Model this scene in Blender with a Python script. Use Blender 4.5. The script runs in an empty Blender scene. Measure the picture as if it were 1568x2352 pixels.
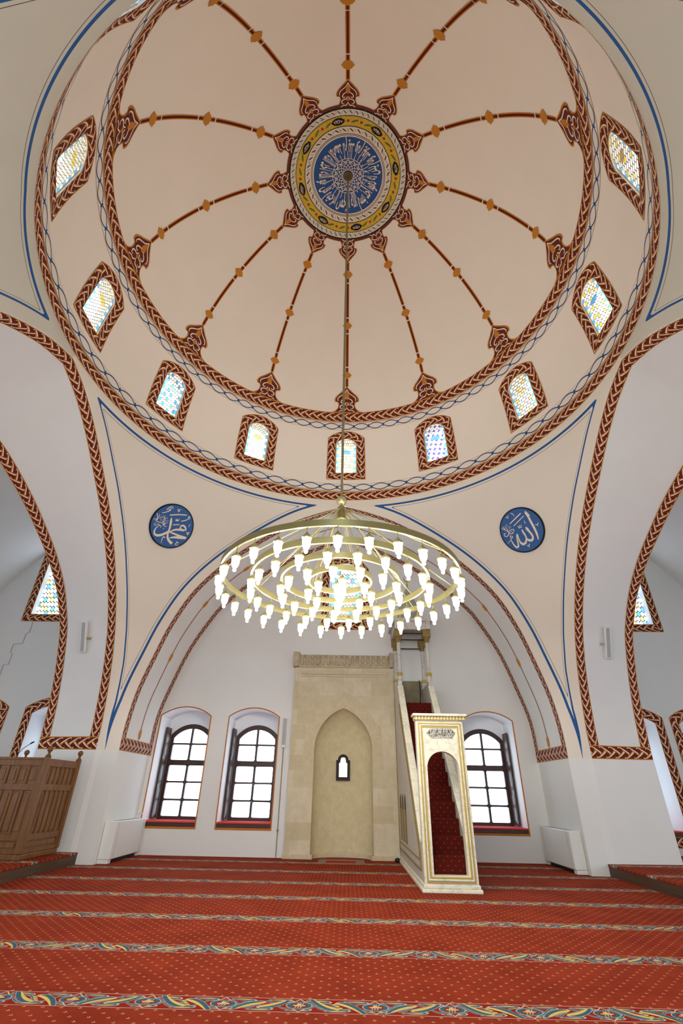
import bpy, math, random
from mathutils import Vector, Matrix
from mathutils.geometry import tessellate_polygon
random.seed(7)
SC = bpy.context.scene
COL = SC.collection
PI = math.pi
sin, cos, hypot, atan2, sqrt = math.sin, math.cos, math.hypot, math.atan2, math.sqrt

# ------------------------------------------------------------------ objects
def tag(o, label=None, cat=None, group=None, kind=None):
    if label: o['label'] = label
    if cat: o['category'] = cat
    if group: o['group'] = group
    if kind: o['kind'] = kind
    return o

def empty(name, loc=(0, 0, 0), rz=0.0, parent=None):
    o = bpy.data.objects.new(name, None)
    o.location = loc; o.rotation_euler = (0, 0, rz)
    o.empty_display_size = .1
    COL.objects.link(o)
    if parent: o.parent = parent
    return o

class MB:
    """collects vertices, faces, uvs and builds ONE mesh object"""
    def __init__(s):
        s.v = []; s.f = []; s.uv = {}; s.mi = []
    def add(s, vs, fs, uvs=None, m=0):
        b = len(s.v); s.v += [tuple(p) for p in vs]
        for k, f in enumerate(fs):
            if uvs is not None: s.uv[len(s.f)] = [uvs[i] for i in f]
            s.f.append([b + i for i in f]); s.mi.append(m)
        return s
    def box(s, x0, x1, y0, y1, z0, z1, m=0):
        v = [(x0,y0,z0),(x1,y0,z0),(x1,y1,z0),(x0,y1,z0),(x0,y0,z1),(x1,y0,z1),(x1,y1,z1),(x0,y1,z1)]
        return s.add(v, [(0,3,2,1),(4,5,6,7),(0,1,5,4),(1,2,6,5),(2,3,7,6),(3,0,4,7)], m=m)
    def tube(s, pts, r, n=8, m=0, cap=True):
        pts = [Vector(p) for p in pts]
        rs = r if isinstance(r, (list, tuple)) else [r]*len(pts)
        vs = []; up = Vector((0.13, 0.31, 1)).normalized()
        for i, p in enumerate(pts):
            d = (pts[min(i+1, len(pts)-1)] - pts[max(i-1, 0)]).normalized()
            a = d.cross(up)
            if a.length < .05: a = d.cross(Vector((1, 0, 0)))
            a.normalize(); b = d.cross(a)
            for k in range(n):
                t = 2*PI*k/n
                vs.append(p + (a*cos(t) + b*sin(t))*rs[i])
        fs = []
        for i in range(len(pts)-1):
            for k in range(n):
                fs.append((i*n+k, i*n+(k+1) % n, (i+1)*n+(k+1) % n, (i+1)*n+k))
        if cap:
            fs.append(tuple(range(n))); fs.append(tuple((len(pts)-1)*n+k for k in reversed(range(n))))
        return s.add(vs, fs, m=m)
    def lathe(s, prof, c=(0, 0, 0), n=24, m=0):
        vs = []; fs = []
        for r, z in prof:
            for k in range(n):
                t = 2*PI*k/n
                vs.append((c[0]+r*cos(t), c[1]+r*sin(t), c[2]+z))
        for i in range(len(prof)-1):
            for k in range(n):
                fs.append((i*n+k, i*n+(k+1) % n, (i+1)*n+(k+1) % n, (i+1)*n+k))
        if prof[0][0] > 1e-4: fs.append(tuple(reversed(range(n))))
        if prof[-1][0] > 1e-4: fs.append(tuple((len(prof)-1)*n+k for k in range(n)))
        return s.add(vs, fs, m=m)
    def grid(s, P, closed=False, uvs=None, m=0):
        nr, nc = len(P), len(P[0]); vs = [p for row in P for p in row]
        u = [q for row in uvs for q in row] if uvs else None
        fs = []
        for i in range(nr-1):
            for j in range(nc if closed else nc-1):
                j2 = (j+1) % nc
                fs.append((i*nc+j, i*nc+j2, (i+1)*nc+j2, (i+1)*nc+j))
        return s.add(vs, fs, u, m)
    def poly(s, loops, f3, m=0, uvf=None, sub=0):
        """flat polygon with holes; f3 maps 2D to 3D; sub splits every triangle so it can follow a curved wall"""
        flat = [p for l in loops for p in l]
        tri = tessellate_polygon([[Vector((p[0], p[1], 0)) for p in l] for l in loops])
        out = []
        for t in tri:
            a, b, c = (flat[i] for i in t)
            ar = (b[0]-a[0])*(c[1]-a[1]) - (b[1]-a[1])*(c[0]-a[0])
            if abs(ar) < 1e-10: continue
            out.append(tuple(t) if ar > 0 else (t[0], t[2], t[1]))
        if sub:
            pts, fs = [], []
            for t in out:
                a, b, c = (flat[i] for i in t); o = len(pts); idx = {}
                for i in range(sub+1):
                    for j in range(sub+1-i):
                        idx[i, j] = len(pts); u, v = i/sub, j/sub
                        pts.append((a[0]+(b[0]-a[0])*u+(c[0]-a[0])*v, a[1]+(b[1]-a[1])*u+(c[1]-a[1])*v))
                for i in range(sub):
                    for j in range(sub-i):
                        fs.append((idx[i, j], idx[i+1, j], idx[i, j+1]))
                        if i+j < sub-1: fs.append((idx[i+1, j], idx[i+1, j+1], idx[i, j+1]))
            flat, out = pts, fs
        return s.add([f3(*p) for p in flat], out, [uvf(*p) for p in flat] if uvf else None, m)
    def prism(s, loops, f3, d0, d1, m=0):
        """extruded polygon with holes; f3(a,b,d)"""
        s.poly(loops, lambda a, b: f3(a, b, d0), m)
        s.poly(loops, lambda a, b: f3(a, b, d1), m)
        for l in loops:
            n = len(l)
            vs = [f3(a, b, d0) for a, b in l] + [f3(a, b, d1) for a, b in l]
            s.add(vs, [(i, (i+1) % n, n+(i+1) % n, n+i) for i in range(n)], m=m)
        return s
    def build(s, name, mats, parent=None, smooth=False, bevel=0, recalc=True):
        me = bpy.data.meshes.new(name)
        me.from_pydata(s.v, [], s.f)
        if not isinstance(mats, (list, tuple)): mats = [mats]
        for m in mats: me.materials.append(m)
        if len(mats) > 1:
            me.polygons.foreach_set('material_index', s.mi)
        if s.uv:
            ul = me.uv_layers.new(name='UVMap')
            for pi, p in enumerate(me.polygons):
                u = s.uv.get(pi)
                if u:
                    for k, li in enumerate(p.loop_indices): ul.data[li].uv = u[k]
        if recalc:
            import bmesh
            bm = bmesh.new(); bm.from_mesh(me)
            bmesh.ops.remove_doubles(bm, verts=bm.verts, dist=1e-5)
            bmesh.ops.recalc_face_normals(bm, faces=bm.faces)
            bm.to_mesh(me); bm.free()
        if smooth:
            me.polygons.foreach_set('use_smooth', [True]*len(me.polygons))
            if smooth != 'all':
                try: me.set_sharp_from_angle(angle=math.radians(35))
                except Exception: pass
        me.update()
        o = bpy.data.objects.new(name, me); COL.objects.link(o)
        if parent: o.parent = parent
        if bevel:
            b = o.modifiers.new('bevel', 'BEVEL'); b.width = bevel; b.segments = 2; b.limit_method = 'ANGLE'
        return o

def dup(o, parent=None):
    c = o.copy(); COL.objects.link(c)
    if parent: c.parent = parent
    for ch in list(o.children): dup(ch, c)
    return c

def struct(name, mb, mats, label, cat, **k):
    o = mb.build(name, mats, **k)
    return tag(o, label, cat, kind='structure')

# ------------------------------------------------------------------ node helper
class V:
    def __init__(s, nt, sock): s.nt, s.k = nt, sock
    def _o(s, op, *a):
        n = s.nt.nodes.new('ShaderNodeMath'); n.operation = op
        for i, x in enumerate((s,)+a):
            if isinstance(x, V): s.nt.links.new(x.k, n.inputs[i])
            else: n.inputs[i].default_value = float(x)
        return V(s.nt, n.outputs[0])
    def __add__(s, o): return s._o('ADD', o)
    __radd__ = __add__
    def __sub__(s, o): return s._o('SUBTRACT', o)
    def __rsub__(s, o): return (s*-1) + o
    def __mul__(s, o): return s._o('MULTIPLY', o)
    __rmul__ = __mul__
    def __truediv__(s, o): return s._o('DIVIDE', o)
    def lt(s, o): return s._o('LESS_THAN', o)
    def gt(s, o): return s._o('GREATER_THAN', o)
    def abs(s): return s._o('ABSOLUTE')
    def frac(s): return s._o('FRACT')
    def floor(s): return s._o('FLOOR')
    def sin(s): return s._o('SINE')
    def cos(s): return s._o('COSINE')
    def sqrt(s): return s._o('SQRT')
    def pow(s, o): return s._o('POWER', o)
    def mn(s, o): return s._o('MINIMUM', o)
    def mx(s, o): return s._o('MAXIMUM', o)
    def atan2(s, o): return s._o('ARCTAN2', o)
    def mod(s, o): return s._o('FLOORED_MODULO', o)
    def clamp(s): return s.mx(0).mn(1)

def rgb(c, k=1.0):
    """sRGB 0-255 -> linear"""
    def l(x):
        x /= 255.0
        return x/12.92 if x <= .04045 else ((x+.055)/1.055)**2.4
    return (l(c[0])*k, l(c[1])*k, l(c[2])*k, 1.0)

class Mat:
    def __init__(s, name, rough=.85, metal=0.0, spec=.3):
        s.m = bpy.data.materials.new(name); s.m.use_nodes = True
        s.nt = s.m.node_tree; s.nt.nodes.clear()
        s.out = s.nt.nodes.new('ShaderNodeOutputMaterial')
        s.b = s.nt.nodes.new('ShaderNodeBsdfPrincipled')
        s.b.inputs['Roughness'].default_value = rough
        s.b.inputs['Metallic'].default_value = metal
        s.b.inputs['Specular IOR Level'].default_value = spec
        s.nt.links.new(s.b.outputs[0], s.out.inputs[0])
    def val(s, sock): return V(s.nt, sock)
    def uv(s):
        n = s.nt.nodes.new('ShaderNodeUVMap'); x = s.nt.nodes.new('ShaderNodeSeparateXYZ')
        s.nt.links.new(n.outputs[0], x.inputs[0])
        return s.val(x.outputs[0]), s.val(x.outputs[1])
    def pos(s, kind='Position'):
        if kind == 'Position':
            n = s.nt.nodes.new('ShaderNodeNewGeometry'); o = n.outputs['Position']
        else:
            n = s.nt.nodes.new('ShaderNodeTexCoord'); o = n.outputs['Object']
        x = s.nt.nodes.new('ShaderNodeSeparateXYZ'); s.nt.links.new(o, x.inputs[0])
        s.vec = o
        return tuple(s.val(x.outputs[i]) for i in range(3))
    def xyz(s, x, y, z):
        n = s.nt.nodes.new('ShaderNodeCombineXYZ')
        for i, a in enumerate((x, y, z)):
            if isinstance(a, V): s.nt.links.new(a.k, n.inputs[i])
            else: n.inputs[i].default_value = a
        return n.outputs[0]
    def noise(s, vec, scale, detail=3, rough=.5, dist=0):
        n = s.nt.nodes.new('ShaderNodeTexNoise'); n.inputs['Scale'].default_value = scale
        n.inputs['Detail'].default_value = detail; n.inputs['Roughness'].default_value = rough
        n.inputs['Distortion'].default_value = dist
        if vec is not None: s.nt.links.new(vec, n.inputs['Vector'])
        return s.val(n.outputs['Fac'])
    def mix(s, f, a, b):
        n = s.nt.nodes.new('ShaderNodeMix'); n.data_type = 'RGBA'
        for sk, x in ((n.inputs[0], f), (n.inputs[6], a), (n.inputs[7], b)):
            if isinstance(x, V): s.nt.links.new(x.k, sk)
            elif hasattr(x, 'is_linked') or isinstance(x, bpy.types.NodeSocket): s.nt.links.new(x, sk)
            else: sk.default_value = x
        return n.outputs[2]
    def base(s, c):
        if isinstance(c, bpy.types.NodeSocket): s.nt.links.new(c, s.b.inputs['Base Color'])
        else: s.b.inputs['Base Color'].default_value = c
        return s
    def bump(s, h, strength=.3, dist=.01):
        n = s.nt.nodes.new('ShaderNodeBump'); n.inputs['Strength'].default_value = strength
        n.inputs['Distance'].default_value = dist
        s.nt.links.new(h.k, n.inputs['Height']); s.nt.links.new(n.outputs[0], s.b.inputs['Normal'])
        return s

def ss(x, a, b):
    """linear ramp clamp"""
    return ((x - a)/(b - a)).clamp()
LAMP, SKY, EXPO, DOME_FILL = 50.0, 5.0, 0.05, 470.0
# ------------------------------------------------------------------ materials
PLAST = (226, 227, 224)
def plain(name, c, rough=.85, metal=0., spec=.3, var=0.0, scale=6.0):
    M = Mat(name, rough, metal, spec)
    if var:
        M.pos(); n = M.noise(M.vec, scale)
        M.base(M.mix(n, rgb(c, 1-var), rgb(c, 1+var)))
    else: M.base(rgb(c))
    return M.m

M_plaster = plain('plaster', PLAST, .9, spec=.15, var=.025, scale=2.2)
M_plaster_warm = plain('plaster_cream', (238, 229, 214), .9, spec=.15, var=.03, scale=1.5)
M_white_paint = plain('white_enamel', (226, 226, 222), .4, spec=.4)
M_reveal = plain('reveal_plaster', (236, 238, 240), .8)
OCH, OCH_D = (196, 132, 48), (148, 86, 24)
MAR = (104, 38, 24)
CREAM = (236, 222, 200)

def braid(name, mar=MAR, och=OCH, white=CREAM):
    """interlaced strap band: u counts repeats, v runs across"""
    M = Mat(name, .85, spec=.15)
    u, v = M.uv()
    wm = om = None
    for side in (0, 1):
        vv = v if side == 0 else (1 - v)
        t0 = (u + (0.0 if side == 0 else 0.47)).frac()
        for off in (0.0, 1.0):
            t = t0 + off
            inr = t.lt(1.09)*t.gt(.0)
            vc = t.pow(1.7)*.40 + .105
            hw = t*.036 + .016
            slope = t.pow(.7)*.68
            nrm = (slope*slope + 1).sqrt()
            d = (vv - vc).abs()/nrm
            w = d.lt(hw)*inr
            # little hook at the start of each strap
            h = (t*.8 + (vv - .14).abs()*1.2).lt(.075)
            w = w.mx(h*(1.0 if off == 0 else 0.0))
            o = ((vv - vc - .085)/nrm).abs().lt(.06)*t.gt(.4)*inr
            o2 = ((vv - vc + .05)/nrm).abs().lt(.02)*t.lt(.7)*inr
            wm = w if wm is None else wm.mx(w)
            om = o.mx(o2) if om is None else om.mx(o).mx(o2)
    e = (v - .5).abs()
    c = M.mix(om, rgb(mar), rgb((184, 116, 44)))
    c = M.mix(wm, c, rgb(white))
    c = M.mix(e.gt(.415), c, rgb(OCH_D))
    c = M.mix(e.gt(.435), c, rgb(och))
    M.base(c); return M.m

M_braid = braid('painted_braid')
M_braid_soft = braid('painted_braid_grey', (112, 56, 52), (196, 150, 92), (216, 206, 196))

def chain_mat():
    M = Mat('painted_blue_chain', .85, spec=.15)
    u, v = M.uv()
    blue = None
    fr = u.frac()
    for off in (0.0, -1.0, 1.0):
        t = fr + off
        inr = t.gt(-.065)*t.lt(1.065)
        x = t*2 - 1
        cv = (1 - x*x)*.40; sl = x*(.40*4/1.92)
        nr = (sl*sl + 1).sqrt()
        for sg in (1, -1):
            d = (v - .5 - cv*sg).abs()/nr
            b = d.lt(.058)*inr
            blue = b if blue is None else blue.mx(b)
    du = (fr - .5).abs()*-1 + .5
    star = (du*1.92*8.0 + (v - .5).abs()*3.0).lt(.95)
    hole = (du*1.92*20 + (v - .5).abs()*9).lt(.7)
    blue = blue.mx(star*(1 - hole))
    c = M.mix(blue, rgb((232, 223, 208)), rgb((44, 78, 122)))
    e = (v - .5).abs()
    c = M.mix(e.gt(.465), c, rgb((190, 132, 72)))
    M.base(c); return M.m
M_chain = chain_mat()

def rib_mat():
    M = Mat('painted_rib', .85, spec=.15)
    u, v = M.uv()
    e = (v - .5).abs()
    c = M.mix(e.gt(.22), rgb((84, 30, 14)), rgb((178, 96, 30)))
    c = M.mix(e.gt(.36), c, rgb((200, 130, 52)))
    M.base(c); return M.m
M_rib = rib_mat()
M_ochre = plain('painted_ochre', (196, 124, 40), .85)
M_gold_ochre = plain('painted_knot', (198, 130, 44), .85)
M_maroon = plain('painted_maroon', MAR, .85)
M_cream = plain('painted_cream', CREAM, .85)
M_blue = plain('painted_blue', (58, 100, 156), .8)
M_black = plain('painted_black', (18, 18, 20), .8)
M_line = plain('painted_line', (186, 116, 48), .85)

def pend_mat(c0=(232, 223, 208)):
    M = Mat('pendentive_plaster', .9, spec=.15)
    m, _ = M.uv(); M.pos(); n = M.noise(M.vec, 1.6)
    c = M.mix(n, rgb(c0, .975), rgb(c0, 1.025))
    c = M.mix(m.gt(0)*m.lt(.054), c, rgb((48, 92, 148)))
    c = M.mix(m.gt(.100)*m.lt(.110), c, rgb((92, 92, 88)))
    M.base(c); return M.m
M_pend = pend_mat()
M_pend_back_dim = pend_mat((206, 202, 186))  # rear patches: lens corner darkening put into the plaster colour

def stone_mat():
    M = Mat('limestone_blocks', .9, spec=.15)
    x, y, z = M.pos('Object')
    vec = M.xyz(x + y*.6, z, 0.0)
    b = M.nt.nodes.new('ShaderNodeTexBrick'); M.nt.links.new(vec, b.inputs['Vector'])
    b.inputs['Scale'].default_value = 1.0
    b.inputs['Brick Width'].default_value = .46; b.inputs['Row Height'].default_value = .335
    b.inputs['Mortar Size'].default_value = .006; b.inputs['Mortar Smooth'].default_value = .4
    b.inputs['Color1'].default_value = rgb((214, 204, 178)); b.inputs['Color2'].default_value = rgb((194, 180, 146))
    b.inputs['Mortar'].default_value = rgb((214, 198, 152)); b.inputs['Bias'].default_value = -.25
    n = M.noise(M.vec, 5, 6, .65); n2 = M.noise(M.vec, 28, 4, .6)
    c = M.mix(ss(n, .42, .72)*.4, b.outputs['Color'], rgb((176, 160, 124)))
    c = M.mix(ss(n2, .55, .75)*.25, c, rgb((150, 140, 118)))
    M.base(c); M.bump(n2, .25, .01); return M.m
M_stone = stone_mat()
def stone2(name, a, b):
    M = Mat(name, .9, spec=.15); M.pos(); n = M.noise(M.vec, 7, 6, .65); n2 = M.noise(M.vec, 30, 4, .6)
    c = M.mix(ss(n, .35, .7), rgb(a), rgb(b)); c = M.mix(ss(n2, .55, .75)*.25, c, rgb((150, 140, 118)))
    M.base(c); M.bump(n2, .25, .01); return M.m
M_stone_pale = stone2('limestone_pale', (208, 196, 168), (196, 180, 146))
M_stone_carved = stone2('limestone_carved', (196, 184, 158), (170, 154, 124))
M_stone_niche = stone2('limestone_niche', (214, 204, 168), (200, 188, 148))
M_stone_dark = stone2('limestone_dark', (150, 140, 116), (128, 116, 92))

def marble_mat(name, a=(226, 222, 200), b=(176, 176, 164)):
    M = Mat(name, .42, spec=.4); M.pos()
    n = M.noise(M.vec, 2.4, 8, .62, 1.6)
    vein = (n - .5).abs()
    c = M.mix(ss(vein, .0, .03)*.6 + .4, rgb(b), rgb(a))
    n2 = M.noise(M.vec, 4, 4, .6)
    c = M.mix(ss(n2, .5, .8)*.2, c, rgb(b))
    M.base(c); return M.m
M_marble = marble_mat('cream_marble')
M_marble_grey = marble_mat('grey_marble', (198, 196, 186), (146, 146, 138))
M_gilt = plain('gilt_paint', (186, 160, 72), .45, .25, .5)
M_gilt_dark = plain('gilt_dark', (138, 116, 62), .5, .2, .4)

def wood_mat(name, a, b, rough=.4, axis=2):
    M = Mat(name, rough, spec=.45)
    x, y, z = M.pos('Object')
    s = [14.0, 14.0, 14.0]; s[axis] = 1.2
    vec = M.xyz(x*s[0], y*s[1], z*s[2])
    n = M.noise(vec, 1.6, 6, .6, .8)
    M.base(M.mix(ss(n, .3, .72), rgb(a), rgb(b))); return M.m
M_wood = wood_mat('oak_brown', (130, 84, 32), (88, 53, 17))
M_wood_dark = wood_mat('walnut_dark', (72, 42, 32), (48, 27, 20), .35)
M_riser = wood_mat('riser_wood', (86, 60, 38), (58, 40, 26), .5, 1)
M_brass = plain('brushed_brass', (158, 150, 102), .38, .75, .5)
M_brass_pale = plain('pale_brass', (206, 196, 146), .3, .7, .5)
M_grey_metal = plain('grey_mesh', (168, 170, 172), .5)
M_dark = plain('dark_plastic', (22, 24, 26), .5)
M_rug_red = plain('sill_carpet', (206, 70, 66), .95, spec=.1, var=.06, scale=60)
M_cable = plain('grey_cable', (132, 128, 116), .6)

def bulb_mat():
    M = Mat('lamp_glass', .3)
    M.b.inputs['Emission Color'].default_value = (1.0, .95, .86, 1)
    M.b.inputs['Emission Strength'].default_value = LAMP
    M.base((.95, .95, .92, 1)); return M.m

def carpet_mat(name, stripes=True):
    M = Mat(name, .97, spec=.05)
    x, y, z = M.pos()
    blot = M.noise(M.vec, 1.7, 5, .6); fine = M.noise(M.vec, 160, 2, .5)
    base = M.mix(ss(blot, .3, .75), rgb((152, 57, 33)), rgb((118, 38, 21)))
    base = M.mix(fine*.3, base, rgb((100, 28, 16)))
    # little gold sprigs on a half-drop grid
    gx, gy = .124, .140
    def sprig(ox, oy):
        a = ((x + ox)/gx).frac() - .5; b = ((y + oy)/gy).frac() - .5
        a = a*gx; b = b*gy
        cup = (b - a.abs()*.55).abs().lt(.0036)*a.abs().lt(.0125)
        dot = (a*a + (b - .016)*(b - .016)).lt(.000011)
        return cup, dot
    c1, d1 = sprig(0, 0); c2, d2 = sprig(gx/2, gy/2)
    col = M.mix(c1.mx(c2), base, rgb((204, 150, 82)))
    col = M.mix(d1.mx(d2), col, rgb((214, 206, 190)))
    if stripes:
        P = 1.2565
        k = ((y + 1.53)/P + .5).frac() - .5      # 0 at stripe centre
        v = k*P/.128                             # -1..1 across the band
        inb = v.abs().lt(1.0)
        red = rgb((136, 34, 22))
        pale = rgb((172, 168, 152)); blue = rgb((58, 92, 108)); yel = rgb((206, 178, 92))
        L = 1.03
        u = ((x - .07)/L).frac()
        w = v*.128                                # metres across
        def at(cx):                               # signed metres from a motif centre, wrapped
            return ((u - cx + .5).frac() - .5)*L
        s4 = (u*8*PI).sin(); c4 = (u*4*PI).cos()
        # thin scrolling stems in cream, a fuller blue leaf riding on them
        c = red
        for st, amp in (((u*8*PI + .6).sin(), .060), ((u*8*PI + 3.6).sin(), .058)):
            d = (w - st*amp*1.0).abs()
            c = M.mix(d.lt(.0135), c, pale); c = M.mix(d.lt(.0085), c, blue)
        # teardrop leaves along both edges
        for ph, sg in ((.0, 1), (.125, -1)):
            a = ((u*4 + ph*4).frac() - .5)*L/4
            ww = (w*sg - .078) + a*.10
            r = (.018 + a*.09).mx(.004)
            d = (a*a)/(.078*.078) + (ww*ww)/(r*r)
            c = M.mix(d.lt(1.35), c, pale); c = M.mix(d.lt(.95), c, blue)
            c = M.mix(d.lt(.55)*(ww.gt(.001)), c, yel)
        def lens(cx, da, dw, sl, wid, ln, bend=0.0):
            a = at(cx) - da; q = w - dw - a*sl - a*a*bend
            return (a*a)/(ln*ln) + (q*q)/(wid*wid)
        # facing crescents at 0, crossed leaves at 1/2
        for cx, da, sl, bd in ((0, -.075, -.95, 4), (0, .075, -.95, -4), (.5, -.065, .62, -2), (.5, .065, .62, 2)):
            o = lens(cx, da*1.35, 0, sl, .040, .105, bd); i = lens(cx, da, 0, sl, .017, .095, bd)
            c = M.mix(o.lt(1.15), c, pale); c = M.mix(o.lt(.9), c, blue); c = M.mix(i.lt(1.0), c, yel)
        for da, dw in ((-.02, .03), (.0, 0), (.02, -.03)):
            c = M.mix(lens(0, da, dw, 0, .011, .016).lt(1), c, yel)
        # palmettes at the quarter points
        for cx in (.25, .75):
            a = at(cx); d = (a.abs()*11.0 + w.abs()*8.6); e = (a*a)/(.085*.085) + (w*w)/(.060*.060)
            c = M.mix(d.lt(1.0), c, pale); c = M.mix(d.lt(.86), c, red)
            c = M.mix(e.lt(1.12), c, pale); c = M.mix(e.lt(.95), c, blue); c = M.mix(e.lt(.42), c, red)
            c = M.mix(lens(cx, 0, 0, 0, .013, .045).lt(1), c, yel); c = M.mix(lens(cx, 0, .02, 0, .018, .014).lt(1), c, yel)
            for da in (-.018, .0, .018):
                c = M.mix((a - da - w*.2).abs().lt(.0035)*w.abs().lt(.045), c, pale)
        c = M.mix(v.abs().gt(.88), c, rgb((134, 36, 24)))
        c = M.mix((v.abs() - .93).abs().lt(.025), c, rgb((190, 176, 160)))
        col = M.mix(inb, col, c)
    M.base(col); M.bump(fine, .35, .004); return M.m
M_carpet = carpet_mat('prayer_carpet')
def stair_mat():
    M = Mat('stair_carpet', .97, spec=.05)
    x, y, z = M.pos()
    fine = M.noise(M.vec, 160, 2, .5)
    s = y + z
    def dot(ox, oy):
        a = ((x + ox)/.12).frac() - .5; b = ((s + oy)/.12).frac() - .5
        return (a.abs() + b.abs()).lt(.07)
    c = M.mix(fine, rgb((88, 26, 20)), rgb((66, 18, 14)))
    c = M.mix(dot(0, 0).mx(dot(.06, .06)), c, rgb((150, 92, 44)))
    M.base(c); return M.m
M_stair = stair_mat()
def rug_mat():
    M = Mat('mihrab_rug', .97, spec=.05)
    x, y, z = M.pos()
    n = M.noise(M.vec, 55, 3, .7)
    c = M.mix(ss(n, .4, .6), rgb((120, 112, 104)), rgb((168, 128, 104)))
    e = (x - .0).abs().lt(.31)*(y - 6.20).abs().lt(.17)
    c = M.mix(e, c, rgb((160, 48, 28))); M.base(c); return M.m
M_rug = rug_mat()

def glass_mat(name, style, accent, accent2, lead=(196, 186, 168), border=True):
    """leaded window: clear and coloured panes let the sky through, the cames are plaster"""
    M = Mat(name, .8)
    u, v = M.uv()             # metres, v up
    w = .29; 
    if style == 0:            # basket weave
        a = (u + v)*11.3; b = (v - u)*11.3
        ca, cb = a.floor(), b.floor(); fa, fb = a.frac(), b.frac()
        par = ((ca + cb)*.5).frac().gt(.25)
        hor = (fb - .5).abs().lt(.30); ver = (fa - .5).abs().lt(.30)
        pane = par*hor + (1 - par)*ver
        sq = ((ca + cb*3)/5).frac().lt(.12)
    elif style == 1:          # honeycomb of round panes
        a = (u*15.0); b = (v*11.0)
        off = ((b.floor())*.5).frac()
        fa = (a + off).frac() - .5; fb = b.frac() - .5
        pane = (fa*fa*1.1 + fb*fb*.9).lt(.205)
        sq = ((((a + off).floor()) + b.floor()*2)/5).frac().lt(.12)
    else:                     # bricks
        a = u*8.0; b = v*13.0
        off = (b.floor()*.5).frac()
        fa = (a + off).frac(); fb = b.frac()
        pane = (fa - .5).abs().lt(.40)*(fb - .5).abs().lt(.33)
        sq = (((a + off).floor()*2 + b.floor()*3)/7).frac().lt(.1)
    edge = u.abs().gt(w - .075 if border else 9.0)
    fe = (v*9.5).frac()
    epane = (u.abs() - (w - .042)).abs().lt(.026)*(fe - .5).abs().lt(.44)
    ecol = ((v*9.5).floor()*.5).frac().gt(.25)
    tint = M.mix(sq, (1, 1, 1, 1), rgb(accent)); tint = M.mix(((u*5 + v*2.2).sin()*(v*9).cos()).gt(.8), tint, rgb(accent2))
    if not border: tint = M.mix(((((a + off).floor()*2 + b.floor()*3)/7).frac() - .43).abs().lt(.03), tint, rgb(accent2))
    tint = M.mix(edge*ecol, tint, rgb((90, 175, 235)))
    mask = (1 - edge)*pane + edge*epane
    tr = M.nt.nodes.new('ShaderNodeBsdfTransparent'); M.nt.links.new(tint, tr.inputs[0])
    M.base(rgb(lead))
    mx = M.nt.nodes.new('ShaderNodeMixShader'); M.nt.links.new(mask.k, mx.inputs[0])
    M.nt.links.new(M.b.outputs[0], mx.inputs[1]); M.nt.links.new(tr.outputs[0], mx.inputs[2])
    M.nt.links.new(mx.outputs[0], M.out.inputs[0])
    return M.m
G_YEL, G_BLU, G_VIO, G_GRN = (244, 208, 90), (70, 150, 240), (90, 70, 230), (130, 220, 150)
M_glass = [glass_mat('leaded_glass_honeycomb', 1, G_YEL, G_BLU), glass_mat('leaded_glass_weave_violet', 0, G_VIO, G_BLU),
           glass_mat('leaded_glass_weave', 0, (230, 222, 190), G_YEL), glass_mat('leaded_glass_brick', 2, G_YEL, (170, 130, 90)),
           glass_mat('leaded_glass_blue', 1, G_BLU, G_GRN), glass_mat('leaded_glass_honeycomb_plain', 1, G_YEL, G_BLU, (150, 146, 142), False)]
def clear_glass():
    M = Mat('window_glass', .05)
    tr = M.nt.nodes.new('ShaderNodeBsdfTransparent'); tr.inputs[0].default_value = (.97, .98, 1, 1)
    gl = M.nt.nodes.new('ShaderNodeBsdfGlossy'); gl.inputs['Roughness'].default_value = .05
    mx = M.nt.nodes.new('ShaderNodeMixShader'); mx.inputs[0].default_value = .05
    M.nt.links.new(tr.outputs[0], mx.inputs[1]); M.nt.links.new(gl.outputs[0], mx.inputs[2])
    M.nt.links.new(mx.outputs[0], M.out.inputs[0]); return M.m
M_clear = clear_glass()
# ------------------------------------------------------------------ surveyed shell
ZI = 1.93                 # impost level
QO = [(4.66,1.93),(4.655,2.45),(4.57,3.15),(4.36,3.94),(4.14,4.64),(3.76,5.43),(3.17,6.15),(2.41,6.8),(1.44,7.44),(.64,7.77),(0,7.95)]
QI = [(4.63,1.93),(4.6,2.75),(4.43,3.45),(4.09,4.47),(3.63,5.33),(3.38,5.68),(2.79,6.27),(2.12,6.77),(1.42,7.18),(.7,7.52),(0,7.8)]
SO = [(4.98,1.93),(4.86,2.45),(4.6,3.2),(4.33,3.95),(4.16,4.35),(3.77,5.03),(3.17,5.82),(2.53,6.46),(1.91,6.97),(1.25,7.47),(.62,7.84),(0,8.06)]
SI = [(5.07,1.93),(5.02,2.4),(4.97,2.8),(4.86,3.3),(4.72,3.75),(4.5,4.3),(4.25,4.65),(3.95,5.0),(3.55,5.32),(3.1,5.6),(2.6,5.85),(2.05,6.1),(1.5,6.3),(.8,6.5),(0,6.62)]
def catmull(P, n=8):
    out = []
    for i in range(len(P)-1):
        p0 = P[max(i-1, 0)]; p1 = P[i]; p2 = P[i+1]; p3 = P[min(i+2, len(P)-1)]
        for k in range(n):
            t = k/n
            out.append(tuple(.5*(2*b + (c-a)*t + (2*a-5*b+4*c-d)*t*t + (3*b-a-3*c+d)*t**3) for a, b, c, d in zip(p0, p1, p2, p3)))
    out.append(tuple(P[-1])); return out
def interp(x, xs, ys):
    if x <= xs[0]: return ys[0]
    for i in range(1, len(xs)):
        if x <= xs[i]:
            t = (x-xs[i-1])/(xs[i]-xs[i-1] + 1e-12); return ys[i-1] + (ys[i]-ys[i-1])*t
    return ys[-1]
QOd, QId, SOd, SId = (catmull(p) for p in (QO, QI, SO, SI))
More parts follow.
